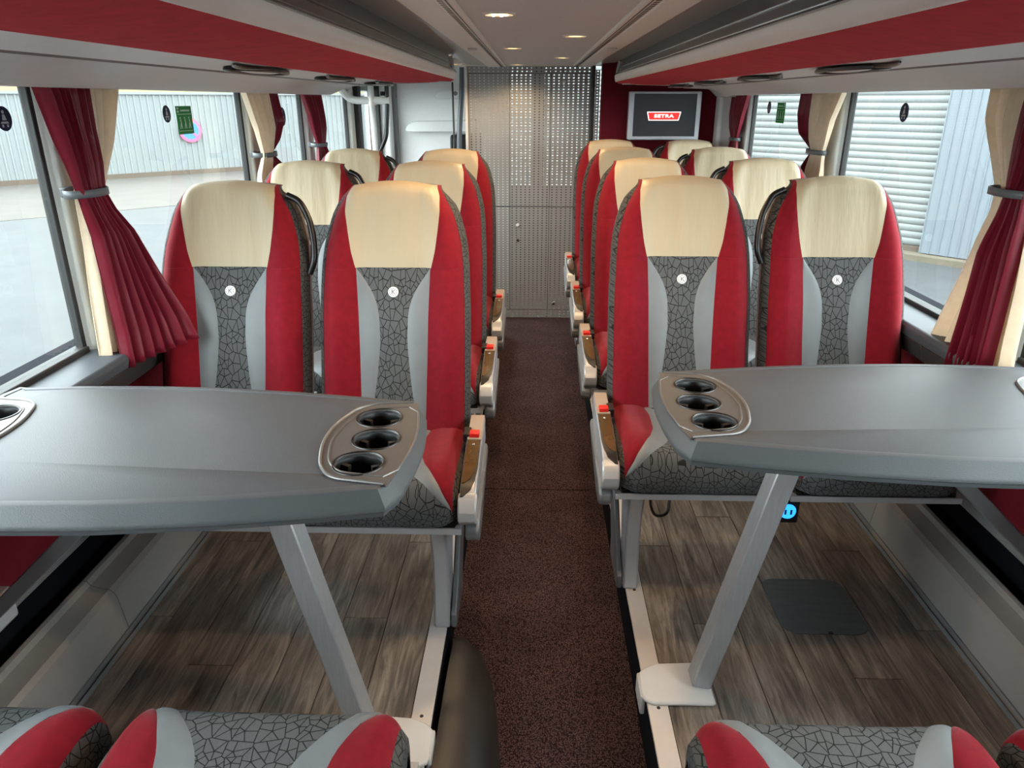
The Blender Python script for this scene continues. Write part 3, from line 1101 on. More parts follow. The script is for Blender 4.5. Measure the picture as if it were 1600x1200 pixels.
def seat_meshes():
    S = SEATMESH
    S['pattern'] = MB().grid(back_region(lambda z: -fGP(z), fGP, LOW, 14, .003)).mesh('back_fabric')
    for sg, nm in ((-1, 'l'), (1, 'r')):
        S['grey_' + nm] = MB().grid(back_region(lambda z: sg * fGP(z), lambda z: sg * max(fRG(z), fGP(z) + .0003), LOW, 6, .0035)).mesh('grey_side')
        S['redlow_' + nm] = MB().grid(back_region(lambda z: sg * fRG(z), lambda z: sg * fW(z), LOW, 12, .005)).mesh('red_bolster')
        S['redhigh_' + nm] = MB().grid(back_region(lambda z: sg * fBE(z), lambda z: sg * max(fW(z), fBE(z) + .003), HIGH, 9, .003)).mesh('red_head_bolster')
    S['cream'] = MB().grid(back_region(lambda z: -fBE(z), fBE, HIGH, 22, .004)).mesh('head_cover')
    # border fabric round the sides and rear shell
    ring_l, rear = [], []
    lv = back_levels(0.36, 1.085, 26) + HIGH[-4:]
    left, right = [], []
    for z, yc in lv:
        Wd = max(fW(z), fBE(z) + .003 if z > SEAM else 0)
        p = back_pt(Wd, z, yc, Wd, 0)
        k = sstep(1.06, 1.112, z)
        d1, d2, d3 = 0.012 * (1 - k) + .002 * k, 0.014 * (1 - k), 0.10 * (1 - k) + 0.02 * k
        right.append([(Wd, p[1] - .002, p[2]), (Wd + d1, p[1] + .014 * (1 - k), p[2] - .002), (Wd + d2, p[1] + .04 * (1 - .6 * k), p[2] - .003)])
        left.append([(-a, b, c) for a, b, c in right[-1]])
        zr = p[2] - .003
        rear.append([(Wd + d2, p[1] + .04 * (1 - .6 * k), zr), (Wd + .010 * (1 - k), p[1] + .04 * (1 - .6 * k) + .03 * (1 - k), zr), (Wd * .8, yc + .03 + d3 * .8, zr + .004 * k), (0, yc + .03 + d3, zr + .012 * k),
                     (-Wd * .8, yc + .03 + d3 * .8, zr + .004 * k), (-Wd - .010 * (1 - k), p[1] + .04 * (1 - .6 * k) + .03 * (1 - k), zr), (-Wd - d2, p[1] + .04 * (1 - .6 * k), zr)])
    S['border'] = MB().grid(left).grid(right).mesh('border_fabric')
    mb = MB().grid(rear)
    n = 7
    b = (len(rear) - 1) * n
    mb.f.append(tuple(b + k for k in range(n)))
    S['rear'] = mb.mesh('rear_shell')
    # badge
    zc = 0.822
    yb = fY(zc) - 0.004
    ang = math.atan2(fY(0.86) - fY(0.78), 0.08)
    Rb = Matrix.Rotation(-ang, 3, 'X') @ Matrix.Rotation(PI / 2, 3, 'X')
    S['badge'] = MB().lathe([(0.0001, 0.004), (0.0125, 0.0038), (0.0145, 0.002), (0.0148, -0.002)], (0, yb, zc), 22, Rb).mesh('badge')
    em = MB()
    def stroke(x0, z0, x1, z1, w):
        d = Vector((x1 - x0, z1 - z0)).normalized()
        nrm = Vector((-d.y, d.x)) * w / 2
        vs = []
        for px, pz in ((x0 + nrm.x, z0 + nrm.y), (x1 + nrm.x, z1 + nrm.y), (x1 - nrm.x, z1 - nrm.y), (x0 - nrm.x, z0 - nrm.y)):
            vs.append(Vector((0, yb, zc)) + Rb @ Vector((px, pz, 0.0046)))
        em.add(vs, [(0, 1, 2, 3)])
    stroke(-.003, -.0065, -.003, .0065, .0022)
    stroke(-.002, -.0002, .005, .006, .002)
    stroke(-.001, .0004, .0055, -.006, .002)
    for k in range(10):
        a0, a1 = 2 * PI * k / 10 + .1, 2 * PI * (k + .7) / 10 + .1
        stroke(.0104 * math.cos(a0), .0104 * math.sin(a0), .0104 * math.cos(a1), .0104 * math.sin(a1), .0014)
    S['emblem'] = em.mesh('emblem', smooth=False)
    # cushion profile: back, top, front lip, front face
    prof = [(-.150, .448), (-.22, .452), (-.30, .456), (-.38, .462), (-.44, .466), (-.485, .465), (-.515, .458), (-.535, .443), (-.547, .42), (-.549, .392), (-.540, .36)]
    d = [0]
    for k in range(1, len(prof)):
        d.append(d[-1] + math.dist(prof[k], prof[k - 1]))
    tot = d[-1]
    py, pz = [p[0] for p in prof], [p[1] for p in prof]

    def P(s_):
        t = s_ * tot
        return float(np.interp(t, d, py)), float(np.interp(t, d, pz))

    def nrm(s_):
        a, b = P(max(0, s_ - .04)), P(min(1, s_ + .04))
        ty, tz = b[0] - a[0], b[1] - a[1]
        l = math.hypot(ty, tz)
        return (tz / l, -ty / l)      # outward
    Wc = 0.202
    def fR(s_): return min(Wc, float(np.interp(s_, [0, .2, .43, .6, .7, .78, .86, .93], [.112, .098, .104, .125, .148, .172, .193, .2025])))
    def fG(s_): return min(Wc, float(np.interp(s_, [0, .06, .12, .22, .35, .5, .6, .68, .76, .84, .91], [.112, .092, .068, .048, .044, .056, .072, .096, .130, .170, .2025])))

    def cpt(x, s_, puff):
        y, z = P(s_)
        ny, nz = nrm(s_)
        u = abs(x) / Wc
        top = 1 - sstep(.6, .9, s_)
        h = .016 * sstep(.45, .75, u) * top - (.026 * top + .018 * (1 - top)) * max(0, (u - .82) / .18) ** 2 + puff
        return (x, y + ny * h, z + nz * h)

    def creg(fa, fb, s0, s1, ns, nx, h):
        rows = []
        for i in range(ns + 1):
            s_ = s0 + (s1 - s0) * i / ns
            a, b = fa(s_), fb(s_)
            wd = abs(b - a)
            row = []
            for j in range(nx + 1):
                t = j / nx
                row.append(cpt(a + (b - a) * t, s_, h * min(1, wd / .03) * (math.sin(PI * t) ** .5 if 0 < t < 1 else 0)))
            rows.append(row)
        return rows
    S['c_pattern'] = MB().grid(creg(lambda s_: -fG(s_), fG, 0, 1, 34, 16, .002)).mesh('cushion_fabric')
    for sg, nm in ((-1, 'l'), (1, 'r')):
        S['c_grey_' + nm] = MB().grid(creg(lambda s_: sg * fG(s_), lambda s_: sg * max(fR(s_), fG(s_) + .0002), 0, .92, 30, 6, .003)).mesh('grey_inset')
        S['c_red_' + nm] = MB().grid(creg(lambda s_: sg * fR(s_), lambda s_: sg * Wc, 0, .93, 30, 9, .004)).mesh('red_side')
    lrows, rrows = [], []
    for i in range(29):
        s_ = i / 28
        p = cpt(Wc, s_, 0)
        ny, nz = nrm(s_)
        zb = .352
        rrows.append([p, (Wc + .011, p[1] - ny * .012, p[2] - nz * .012), (Wc + .012, p[1] - ny * .02, max(zb, min(p[2] - .03, p[2]))), (Wc + .004, max(p[1], -.535), zb), (0, max(p[1], -.535), zb)])
        lrows.append([(-a, b, c) for a, b, c in rrows[-1]])
    S['c_border'] = MB().grid(lrows).grid(rrows).mesh('cushion_border')


seat_meshes()


def strip_y(m, x0, x1, ys, zf, t):
    """a thin slab following z = zf(y)"""
    rows = [[(x0 if not callable(x0) else x0(y), y, zf(y) + t), (x1 if not callable(x1) else x1(y), y, zf(y) + t)] for y in ys]
    low = [[(p[0], p[1], zf(y) - .002) for p in r] for r, y in zip(rows, ys)]
    ring = [[r[0], r[1], l[1], l[0]] for r, l in zip(rows, low)]
    m.grid(ring, close_u=True)
    b = len(m.v) - len(ring) * 4
    m.f.append((b, b + 1, b + 2, b + 3))
    e = len(m.v) - 4
    m.f.append((e + 3, e + 2, e + 1, e))
    return m


def make_seat(aisle_sx, kind, label_extra=None, recline=0.0):
    """aisle_sx: local x sign of the aisle side; kind: 'aisle' or 'window'"""
    S = SEATMESH
    root = empty('coach_seat')
    back = []
    add = lambda n, key, mat, par=None: obj(n, S[key], M[mat], par or root)
    back.append(add('rear_shell', 'rear', 'silver_dark'))
    back.append(add('border_fabric', 'border', 'pattern_dark'))
    back.append(add('back_fabric', 'pattern', 'pattern'))
    for nm in 'lr':
        back.append(add('grey_side', 'grey_' + nm, 'grey_leather'))
        back.append(add('red_bolster', 'redlow_' + nm, 'red'))
        back.append(add('red_head_bolster', 'redhigh_' + nm, 'red'))
    back.append(add('head_cover', 'cream', 'cream'))
    bd = add('badge', 'badge', 'white_badge')
    add('emblem', 'emblem', 'emblem', bd)
    back.append(bd)
    if kind == 'window':
        sx = aisle_sx
        pts = [(sx * .155, .035, 1.072), (sx * .19, .03, 1.058), (sx * .218, .015, 1.01), (sx * .231, -.005, .95), (sx * .232, -.02, .90), (sx * .215, -.02, .862)]
        k = 'handle%d' % sx
        if k not in S:
            S[k] = MB().tube(bent(pts, .03, 4), 0.0095, 10).mesh('grab_handle')
        back.append(add('grab_handle', k, 'black_plastic'))
    if recline:
        T = Matrix.Translation((0, -.17, .44)) @ Matrix.Rotation(-recline, 4, 'X') @ Matrix.Translation((0, .17, -.44))
        for o in back:
            o.matrix_local = T
    add('cushion_fabric', 'c_pattern', 'pattern')
    for nm in 'lr':
        add('grey_inset', 'c_grey_' + nm, 'grey_leather')
        add('red_side', 'c_red_' + nm, 'red')
    add('cushion_border', 'c_border', 'pattern_dark')
    if 'frame' not in S:
        m = MB()
        m.box(-.222, .222, -.535, -.515, .335, .351)
        m.box(-.205, .205, -.53, -.06, .338, .350)
        m.box(-.20, -.16, -.10, -.02, .338, .50)
        m.box(.16, .20, -.10, -.02, .338, .50)
        S['frame'] = m.mesh('seat_frame')
    add('seat_frame', 'frame', 'silver')
    # pedestal on the aisle side
    sx = aisle_sx
    if kind != 'window':
        k = 'leg%d' % sx
        if k not in S:
            m = MB()
            m.prism([(-.520, .338), (-.20, .338), (-.27, .30), (-.345, .22), (-.372, .12), (-.355, .04), (-.33, .022), (-.33, .002), (-.472, .002), (-.474, .03), (-.458, .12), (-.462, .22), (-.49, .31)], 'x', sx * .135, sx * .178)
            S[k] = m.mesh('leg')
            m = MB()
            m.prism([(-.47, .003), (-.47, .045), (-.43, .075), (-.30, .205), (-.20, .30), (-.15, .30), (-.15, .22), (-.20, .18), (-.28, .06), (-.285, .003)], 'x', sx * .180, sx * .196)
            S['foot%d' % sx] = m.mesh('foot')
        lg = add('leg', k, 'silver')
        bevel(lg, .006)
        ft = add('foot_panel', 'foot%d' % sx, 'silver_dark')
        bevel(ft, .004)
    if kind == 'aisle':
        k = 'unit%d' % sx
        zt = lambda y: float(np.interp(-y, [.15, .30, .42, .49, .525, .55], [.485, .477, .463, .450, .435, .41]))
        if k not in S:
            side = [(-.15, .484), (-.30, .476), (-.42, .462), (-.49, .449), (-.525, .434), (-.543, .41), (-.540, .38), (-.50, .358), (-.40, .362), (-.22, .40), (-.15, .41)]
            S[k] = MB().prism(side, 'x', sx * .217, sx * .258).mesh('armrest')
            low = [(-.17, .41), (-.17, .38), (-.34, .335), (-.46, .305), (-.515, .305), (-.535, .322), (-.535, .35), (-.50, .368), (-.36, .385)]
            S[k + 'low'] = MB().prism(low, 'x', sx * .230, sx * .266).mesh('armrest_skirt')
            S[k + 'pad'] = strip_y(MB(), sx * .219, sx * .2565, [-.155, -.20, -.25, -.298], zt, .003).mesh('armrest_pad')
            S[k + 'rim'] = strip_y(MB(), lambda y: sx * .2195, lambda y: sx * float(np.interp(-y, [.30, .43, .475, .505, .525], [.2555, .2555, .252, .244, .226])), [-.302, -.36, -.40, -.43, -.455, -.475, -.49, -.505, -.525], zt, .0025).mesh('inlay_rim')
            S[k + 'amb'] = strip_y(MB(), lambda y: sx * .2215, lambda y: sx * float(np.interp(-y, [.30, .41, .45, .475, .49], [.2525, .2525, .248, .240, .226])), [-.306, -.35, -.39, -.41, -.43, -.45, -.465, -.475, -.49], zt, .0045).mesh('inlay')
            S[k + 'btn'] = MB().box(sx * .224, sx * .250, -.290, -.262, .480, .492).mesh('buckle')
            S[k + 'bkl'] = MB().box(sx * .206, sx * .226, -.285, -.235, .462, .488).mesh('buckle')
            S[k + 'pin'] = MB().lathe([(.0001, .0065), (.003, .006), (.004, .004)], (sx * .238, -.325, zt(-.325)), 10).mesh('inlay_pin')
            S[k + 'cap'] = MB().prism([(-.512, .441), (-.533, .428), (-.547, .402), (-.542, .374), (-.518, .354), (-.485, .346), (-.472, .352), (-.505, .366), (-.522, .388), (-.525, .41), (-.510, .428)], 'x', sx * .214, sx * .2605).mesh('armrest_cap')
        ar = add('armrest', k, 'silver')
        bevel(ar, .006)
        sk = add('armrest_skirt', k + 'low', 'silver_dark', ar)
        bevel(sk, .008)
        bevel(add('armrest_cap', k + 'cap', 'cap_silver', ar), .005)
        add('armrest_pad', k + 'pad', 'beige_pad', ar)
        add('inlay_rim', k + 'rim', 'black_plastic', ar)
        add('brown_inlay', k + 'amb', 'amber', ar)
        add('inlay_pin', k + 'pin', 'chrome', ar)
        bk = add('belt_buckle', k + 'bkl', 'black_plastic')
        bevel(bk, .003)
        bevel(add('red_button', k + 'btn', 'button', bk), .002)
    return root


GRP = 'red and grey coach seats facing the camera'
Y1 = {-1: 2.053, 1: 2.235}
PITCH = 0.7422
LAB = {
    (-1, 1, 'a'): 'coach seat on the aisle behind the handrail-side table, orange lamplight on its cream head',
    (-1, 1, 'w'): 'coach seat behind the handrail-side table, half hidden by a long maroon curtain',
    (-1, 2, 'a'): 'second aisle seat from the handrail-side table, armrest with red buckle, handrail side',
    (-1, 2, 'w'): 'second window seat from the handrail-side table, cream and maroon curtain behind its head',
    (-1, 3, 'a'): 'farthest aisle seat on the handrail side, in front of the perforated partition',
    (-1, 3, 'w'): 'farthest window seat on the handrail side, just below the white handrail',
    (1, 1, 'a'): 'coach seat on the aisle directly behind the table over the floor hatch',
    (1, 1, 'w'): 'window seat behind the table over the floor hatch, beside the cream and maroon curtain',
    (1, 2, 'a'): 'second aisle seat from the table over the floor hatch, orange lamplight on its head cover',
    (1, 2, 'w'): 'second window seat from the table over the floor hatch, its round white badge in view',
    (1, 3, 'a'): 'third aisle seat from the table over the floor hatch, cream head below the monitor',
    (1, 3, 'w'): 'third window seat from the table over the floor hatch, in front of the shutter window',
    (1, 4, 'a'): 'farthest aisle seat below the monitor, beside the perforated partition',
    (1, 4, 'w'): 'farthest window seat directly below the monitor corner, only its cream top showing',
}
proto = {}
for s in (-1, 1):
    for row in range(1, (4 if s < 0 else 5)):
        for w in 'aw':
            key = (s, w)
            if key not in proto:
                o = make_seat(-s, 'aisle' if w == 'a' else 'window')
                proto[key] = o
            else:
                o = copy_tree(proto[key])
            o.location = (X(s, 0.418 + (0.46 if w == 'w' else 0)), Y1[s] + (row - 1) * PITCH, PLAT)
            tag(o, LAB[(s, row, w)], 'seat', GRP)

# seats nearest the camera, facing away towards the tables
FG = {(-1, 'a'): 'front edge of the near aisle seat before the handrail-side table', (-1, 'w'): 'corner of the near window seat before the handrail-side table',
      (1, 'a'): 'front edge of the near aisle seat before the table over the floor hatch', (1, 'w'): 'sliver of the near window seat before the table over the floor hatch'}
for s in (-1, 1):
    for w in 'aw':
        o = make_seat(s, 'plain' if w == 'a' else 'window', recline=math.radians(15))
        o.location = (X(s, 0.423 + (0.46 if w == 'w' else 0)), 0.315, PLAT + 0.012)
        o.rotation_euler = (0, 0, PI)
        o.location.z = PLAT
        tag(o, FG[(s, w)], 'seat', 'red and grey coach seats facing the tables')

# blue-lit power socket under the pair of seats behind the table over the floor hatch
ps = empty('power_socket', (X(1, 0.655), 1.735, 0.391))
tag(ps, 'black power socket glowing blue under the seats behind the table over the floor hatch', 'socket')
MB().box(-.034, .034, -.02, .05, 0.0, .07).build('housing', M['black_plastic'], ps, bevel=.004)
lens = MB().lathe([(.0001, .004), (.020, .004), (.022, 0.0)], (.004, -.02, .036), 20, R90).build('blue_lens', M['usb_blue'], ps)
m = MB()
m.box(-.006, -.001, -.0255, -.0235, .029, .043)
m.box(.009, .014, -.0255, -.0235, .029, .043)
m.build('slot', M['navy'], lens)
cl = MB().tube(bent([(X(1, 0.30), 1.76, .462), (X(1, 0.295), 1.735, .43), (X(1, .31), 1.73, .395), (X(1, 0.345), 1.735, .40), (X(1, .35), 1.75, .44), (X(1, .345), 1.77, .463)], .03), .004, 8).build('cable_loop', M['black_plastic'])
tag(cl, 'small black cable loop hanging under the aisle seat behind the table over the floor hatch', 'cable')

# ------------------------------------------------------------------ tables
ZT = 0.88


def cut(o, cutters):
    for c in cutters:
        b = o.modifiers.new('cut', 'BOOLEAN')
        b.operation = 'DIFFERENCE'
        b.object = c
        b.solver = 'EXACT'
    dg = bpy.context.evaluated_depsgraph_get()
    me = bpy.data.meshes.new_from_object(o.evaluated_get(dg))
    me.name = o.data.name
    o.modifiers.clear()
    o.data = me
    finish(me, True, 30)


def make_table(s, yc, label):
    root = empty('table', (X(s, 0.40), yc, PLAT))
    tag(root, label, 'table', 'boat-shaped tables on slanted legs')
    ox, oz = root.location.x, PLAT
    A0, A1 = 0.244, 1.150

    def hd(a):
        return float(np.interp(a, [A0, .36, .52, .70, .85, 1.0, A1], [.190, .216, .243, .262, .267, .262, .245]))
    # outline, counter-clockwise in (a, y)
    out = []
    na = 26
    rc = 0.014
    for k in range(na + 1):
        a = A0 + rc + (A1 - A0 - 2 * rc) * k / na
        out.append((a, -hd(a)))
    ne = 12
    for k in range(1, ne):
        t = k / ne
        out.append((A1 + .004 * math.sin(PI * t), -hd(A1) * (1 - 2 * t) * .955))
    for k in range(na + 1):
        a = A1 - rc - (A1 - A0 - 2 * rc) * k / na
        out.append((a, hd(a)))
    for k in range(1, ne):
        t = k / ne
        out.append((A0 - .018 * math.sin(PI * t), hd(A0) * (1 - 2 * t) * .955))
    # smooth list -> offset rings
    P = [Vector(p) for p in out]
    n = len(P)
    nr = []
    for i in range(n):
        d = (P[(i + 1) % n] - P[i - 1]).normalized()
        nr.append(Vector((d.y, -d.x)))
    def ring(d, z):
        return [(X(s, (P[i] - nr[i] * d).x) - ox, (P[i] - nr[i] * d).y, z - oz) for i in range(n)]
    rings = [(.030, .832), (.010, .833), (.006, .835), (.004, .843), (.0005, .846), (0, .850), (.002, .855), (.016, .876), (.018, .8793), (.0205, .8805), (.033, .8808)]
    rows = [ring(d, z) for d, z in rings]
    m = MB().grid(rows, close_u=True)
    b = (len(rows) - 1) * n
    m.f.append(tuple(range(n)))
    rim = m
    last = [tuple(v) for v in rows[-1]]
    groove = ring(.0345, .8790)
    inner = ring(.0365, .8800)
    m.grid([last, groove, inner], close_u=True)
    k0 = len(m.v) - n
    m.f.append(tuple(k0 + i for i in range(n)))
    me = m.mesh('tabletop', weld=.00001)
    top = obj('tabletop', me, M['table_grey'], root)
    me.materials.append(M['table_rim'])
    for p_ in me.polygons:
        if p_.center.z + oz < .8795 and p_.normal.z < .97:
            p_.material_index = 1
    # cup cutters
    cups = []
    for e in (0, 1):
        for dx, dy in ((.0765, .090), (.064, -.004), (.075, -.098)):
            a = A0 + dx if e == 0 else A1 - dx
            cups.append((e, X(s, a) - ox, dy))
    cutters = []
    for e, cx, cy in cups:
        c = MB().lathe([(.0395, .80 - oz), (.0395, .90 - oz)], (cx, cy, 0), 28)
        c.f.append(tuple(range(28)))
        c.f.append(tuple(range(28, 56)))
        co = c.build('cutter', None)
        co.location = root.location
        cutters.append(co)
    bpy.context.view_layer.update()
    cut(top, cutters)
    # shaped plates round the cup holders
    for e in (0, 1):
        inn = [(.019, -.168), (.112, -.150), (.140, -.105), (.158, -.02), (.154, .06), (.128, .135), (.095, .160), (.023, .168)]
        dense = [Vector(p) for p in bent([(p[0], p[1], 0) for p in inn], .05, 6)]
        outer = []
        for k in range(9):
            t = k / 8
            yy = .172 - .344 * t
            outer.append(Vector((.014 - .018 * math.sin(PI * t), yy, 0)))
        poly = [(p.x, p.y) for p in dense] + [(p.x, p.y) for p in outer]
        # the photo's plate is wider towards the near side on both tables
        tr = lambda p: (X(s, A0 + p[0]) - ox, p[1]) if e == 0 else (X(s, A1 - p[0]) - ox, p[1])
        pm = MB().prism([tr(p) for p in poly], 'z', .8775 - oz, .8818 - oz)
        po = pm.build('cup_plate', M['plate'], root)
        bpy.context.view_layer.update()
        cut(po, cutters[3 * e:3 * e + 3])
        MB().tube([tr(p) + (.8822 - oz,) for p in [(q.x, q.y) for q in dense]], .0030, 8).build('plate_lip', M['plate'], po)
        lip2 = [Vector((p.x * .86 + .008, p.y * .86, 0)) for p in dense]
        MB().tube([tr((q.x, q.y)) + (.8816 - oz,) for q in lip2] + [tr(p) + (.8816 - oz,) for p in ((.006, .12), (-.004, .05), (-.006, 0), (-.004, -.05), (.006, -.12))], .0022, 6, closed=True).build('plate_ridge', M['plate'], po)
    for c in cutters:
        bpy.data.objects.remove(c)
    for e, cx, cy in cups:
        z = .8825 - oz
        cu = MB().lathe([(.0455, z - .0012), (.0445, z + .001), (.042, z + .0012), (.0400, z - .001), (.0385, z - .02), (.036, z - .082), (.0001, z - .083)], (cx, cy, 0), 28).build('cup_holder', M['black_plastic'], root, ang=50)
        for k in range(3):
            a = 2 * PI * k / 3 + .5
            f = MB()
            f.box(.022, .0385, -.004, .004, z - .05, z - .012)
            f.v = [(cx + x * math.cos(a) - y * math.sin(a), cy + x * math.sin(a) + y * math.cos(a), zz) for x, y, zz in f.v]
            f.build('spring_finger', M['rubber'], cu)
    # slanted leg with foot plate hooked over the nosing
    lp0 = (X(s, .382) - ox, .022, .145 - oz)
    lp1 = (X(s, .536) - ox, .022, .838 - oz)
    lg = MB().beam(lp0, lp1, .046, .055)
    lg.build('leg', M['steel'], root, bevel=.003)
    MB().box(X(s, .47) - ox, X(s, .62) - ox, -.05, .09, .818 - oz, .836 - oz).build('leg_bracket', M['silver_dark'], root, bevel=.003)
    fp = []
    for a, y in ((.238, -.022), (.243, -.040), (.262, -.050), (.405, -.050), (.408, -.046), (.408, .068), (.395, .085), (.29, .078), (.255, .062), (.240, .045)):
        fp.append((X(s, a) - ox, y))
    MB().prism(fp, 'z', PLAT + .003 - oz, PLAT + .014 - oz).build('foot_plate', M['pale_cap'], root, bevel=.004)
    MB().box(X(s, .236) - ox, X(s, .248) - ox, -.03, .05, .085 - oz, PLAT + .010 - oz).build('foot_hook', M['pale_cap'], root, bevel=.004)
    # brace down to the wall
    MB().beam((X(s, .74) - ox, .03, .832 - oz), (X(s, 1.158) - ox, .03, .440 - oz), .03, .05).build('brace', M['silver_dark'], root, bevel=.003)
    MB().box(X(s, 1.130) - ox, X(s, 1.178) - ox, -.015, .075, .415 - oz, .49 - oz).build('wall_bracket', M['silver'], root, bevel=.006)
    return root


make_table(-1, 1.186, 'grey boat-shaped table on the handrail side, its slanted leg near the rubber bulge')
make_table(1, 1.375, 'grey boat-shaped table standing above the dark floor hatch')

# floor hatch, rubber dome
hm = MB().prism(rrect(0, 0, .232, .238, .04), 'z', 0.0, .003).build('floor_hatch', M['hatch'], bevel=.001)
hm.location = (.795, 1.705, PLAT + .0005)
tag(hm, 'dark rounded square hatch lid set in the wood-look floor', 'hatch')
MB().box(.0, .012, -.119, -.112, .0025, .0045).build('finger_notch', M['black_plastic'], hm)

dm = MB()
rows = []
for i in range(13):
    t = PI * i / 12
    rows.append([(.143 * math.sin(t) ** .8 * math.cos(PI / 2 * k / 8) if 0 < i < 12 else 0, -.50 * math.cos(t), .122 * math.sin(PI / 2 * k / 8) ** .8 * (math.sin(t) ** .6 if 0 < i < 12 else 0)) for k in range(9)])
dm.grid(rows)
d = dm.build('wheel_arch_cover', M['dome'], ang=60, weld=.0001)
d.location = (X(-1, .2345), 1.16, 0.0)
tag(d, 'dark scuffed rubber bulge beside the carpet near the handrail-side table', 'cover')

# ------------------------------------------------------------------ curtains
def curtain(name, label, root_loc, sheets, tie):
    root = empty(name, root_loc)
    tag(root, label, 'curtain', 'tied-back window curtains')
    off = Vector(root_loc)
    for nm, mat, x0, inward, levels, nf, amp in sheets:
        rows = []
        zs = [l[0] for l in levels][::-1]
        a = [l[1] for l in levels][::-1]
        b = [l[2] for l in levels][::-1]
        xo = [(l[3] if len(l) > 3 else 0.0) for l in levels][::-1]
        nz, nu = 36, nf * 10
        ph = random.random() * 6
        fl = [(l[4] if len(l) > 4 else 0.0) for l in levels][::-1]
        for i in range(nz + 1):
            z = levels[0][0] + (levels[-1][0] - levels[0][0]) * i / nz
            ya, yb, xx, ff = (float(np.interp(z, zs, q)) for q in (a, b, xo, fl))
            tz = abs(z - 1.245)
            am = amp * (0.5 + 0.5 * min(1, tz / .12))
            low = max(0, (1.2 - z) / .4)
            row = []
            for j in range(nu + 1):
                u = j / nu
                fold = math.sin(2 * PI * nf * u + ph + .5 * math.sin(5 * u + ph)) + .22 * math.sin(2 * PI * nf * 2.3 * u + 1.3 * ph + z * 3)
                x = x0 + inward * (xx + am * fold + ff * u ** 1.3)
                y = ya + (yb - ya) * (u + .012 * math.sin(9 * u + z * 4))
                row.append((x - off.x, y - off.y, z + ff * u * .32 * low - off.z))
            rows.append(row)
        o = MB().grid(rows).build(nm, mat, root, ang=80, fix=False)
        sd = o.modifiers.new('thickness', 'SOLIDIFY')
        sd.thickness = .002
    if tie:
        y0, y1, z, xin, xw = tie
        t = MB()
        # flat strap looped round the cloth and fixed to the pillar
        loop = []
        for k in range(22):
            a = 2 * PI * k / 22
            loop.append(((xin + xw) / 2 + (abs(xw - xin) / 2) * math.cos(a), (y0 + y1) / 2 + ((y1 - y0) / 2) * math.sin(a)))
        ri = [[(x - off.x, y - off.y, z + h - off.z) for x, y in loop] for h in (-.009, .009)]
        oo = t.grid(ri, close_u=True).build('tieback', M['clip'], root)
        sd = oo.modifiers.new('thickness', 'SOLIDIFY')
        sd.thickness = .004
        sd.offset = 1
        pl = X(-1 if xw < 0 else 1, 1.164) - off.x
        MB().box(xw - off.x, pl, (y0 + y1) / 2 - off.y - .02, (y0 + y1) / 2 - off.y + .02, z - .012 - off.z, z + .012 - off.z).build('tieback_clip', M['clip'], root, bevel=.004)
    return root


curtain('curtain', 'maroon and cream curtain spreading over the window seat behind the handrail-side table', (-1.08, 1.80, .80), [
    ('maroon_cloth', M['maroon'], -1.06, 1, [(1.481, 1.655, 1.835), (1.38, 1.685, 1.825), (1.31, 1.708, 1.832), (1.245, 1.722, 1.825), (1.20, 1.735, 1.85), (1.14, 1.755, 1.88, .0, .02), (1.0, 1.765, 1.91, .0, .06), (.88, 1.765, 1.925, .005, .10), (.80, 1.755, 1.915, .01, .125)], 7, .014),
    ('cream_cloth', M['cream_cloth'], -1.095, 1, [(1.481, 1.84, 2.03), (1.34, 1.84, 1.95), (1.245, 1.77, 1.885), (1.12, 1.775, 1.86), (.98, 1.755, 1.85), (.79, 1.735, 1.90)], 5, .014),
], (1.716, 1.845, 1.245, -1.042, -1.115))
curtain('curtain', 'cream curtain with maroon edge tied beside the small round wheelchair sticker', (-1.08, 3.08, .95), [
    ('cream_cloth', M['cream_cloth'], -1.06, 1, [(1.481, 2.83, 3.07), (1.35, 2.92, 3.11), (1.25, 2.965, 3.06), (1.18, 2.90, 3.02), (.95, 2.86, 3.00)], 6, .014),
    ('maroon_cloth', M['maroon'], -1.085, 1, [(1.481, 3.06, 3.24), (1.37, 3.08, 3.29), (1.30, 3.07, 3.23), (1.25, 3.03, 3.12), (1.20, 3.05, 3.23), (.95, 3.08, 3.30)], 5, .014),
], (2.96, 3.115, 1.25, -1.040, -1.115))
curtain('curtain', 'narrow maroon curtain tied near the white handrail', (-1.08, 3.80, .95), [
    ('maroon_cloth', M['maroon'], -1.07, 1, [(1.481, 3.59, 3.87), (1.39, 3.68, 3.90), (1.32, 3.72, 3.92), (1.245, 3.775, 3.89), (1.18, 3.76, 3.96), (.95, 3.70, 4.0)], 6, .014),
], (3.77, 3.90, 1.245, -1.045, -1.115))
curtain('curtain', 'maroon and cream curtain at the near window beside the table over the floor hatch', (1.14, 1.82, .80), [
    ('maroon_cloth', M['maroon'], 1.115, -1, [(1.481, 1.60, 1.80), (1.42, 1.63, 1.805), (1.335, 1.66, 1.805), (1.25, 1.725, 1.80), (1.20, 1.72, 1.81), (1.10, 1.715, 1.85), (.95, 1.715, 1.865), (.79, 1.715, 1.885)], 8, .014),
    ('cream_cloth', M['cream_cloth'], 1.14, -1, [(1.481, 1.78, 1.99), (1.41, 1.79, 1.985), (1.33, 1.79, 1.93), (1.25, 1.77, 1.885), (1.20, 1.708, 1.885), (1.05, 1.688, 1.94), (.90, 1.678, 2.01), (.80, 1.665, 2.055)], 6, .014),
], (1.722, 1.868, 1.25, 1.092, 1.165))
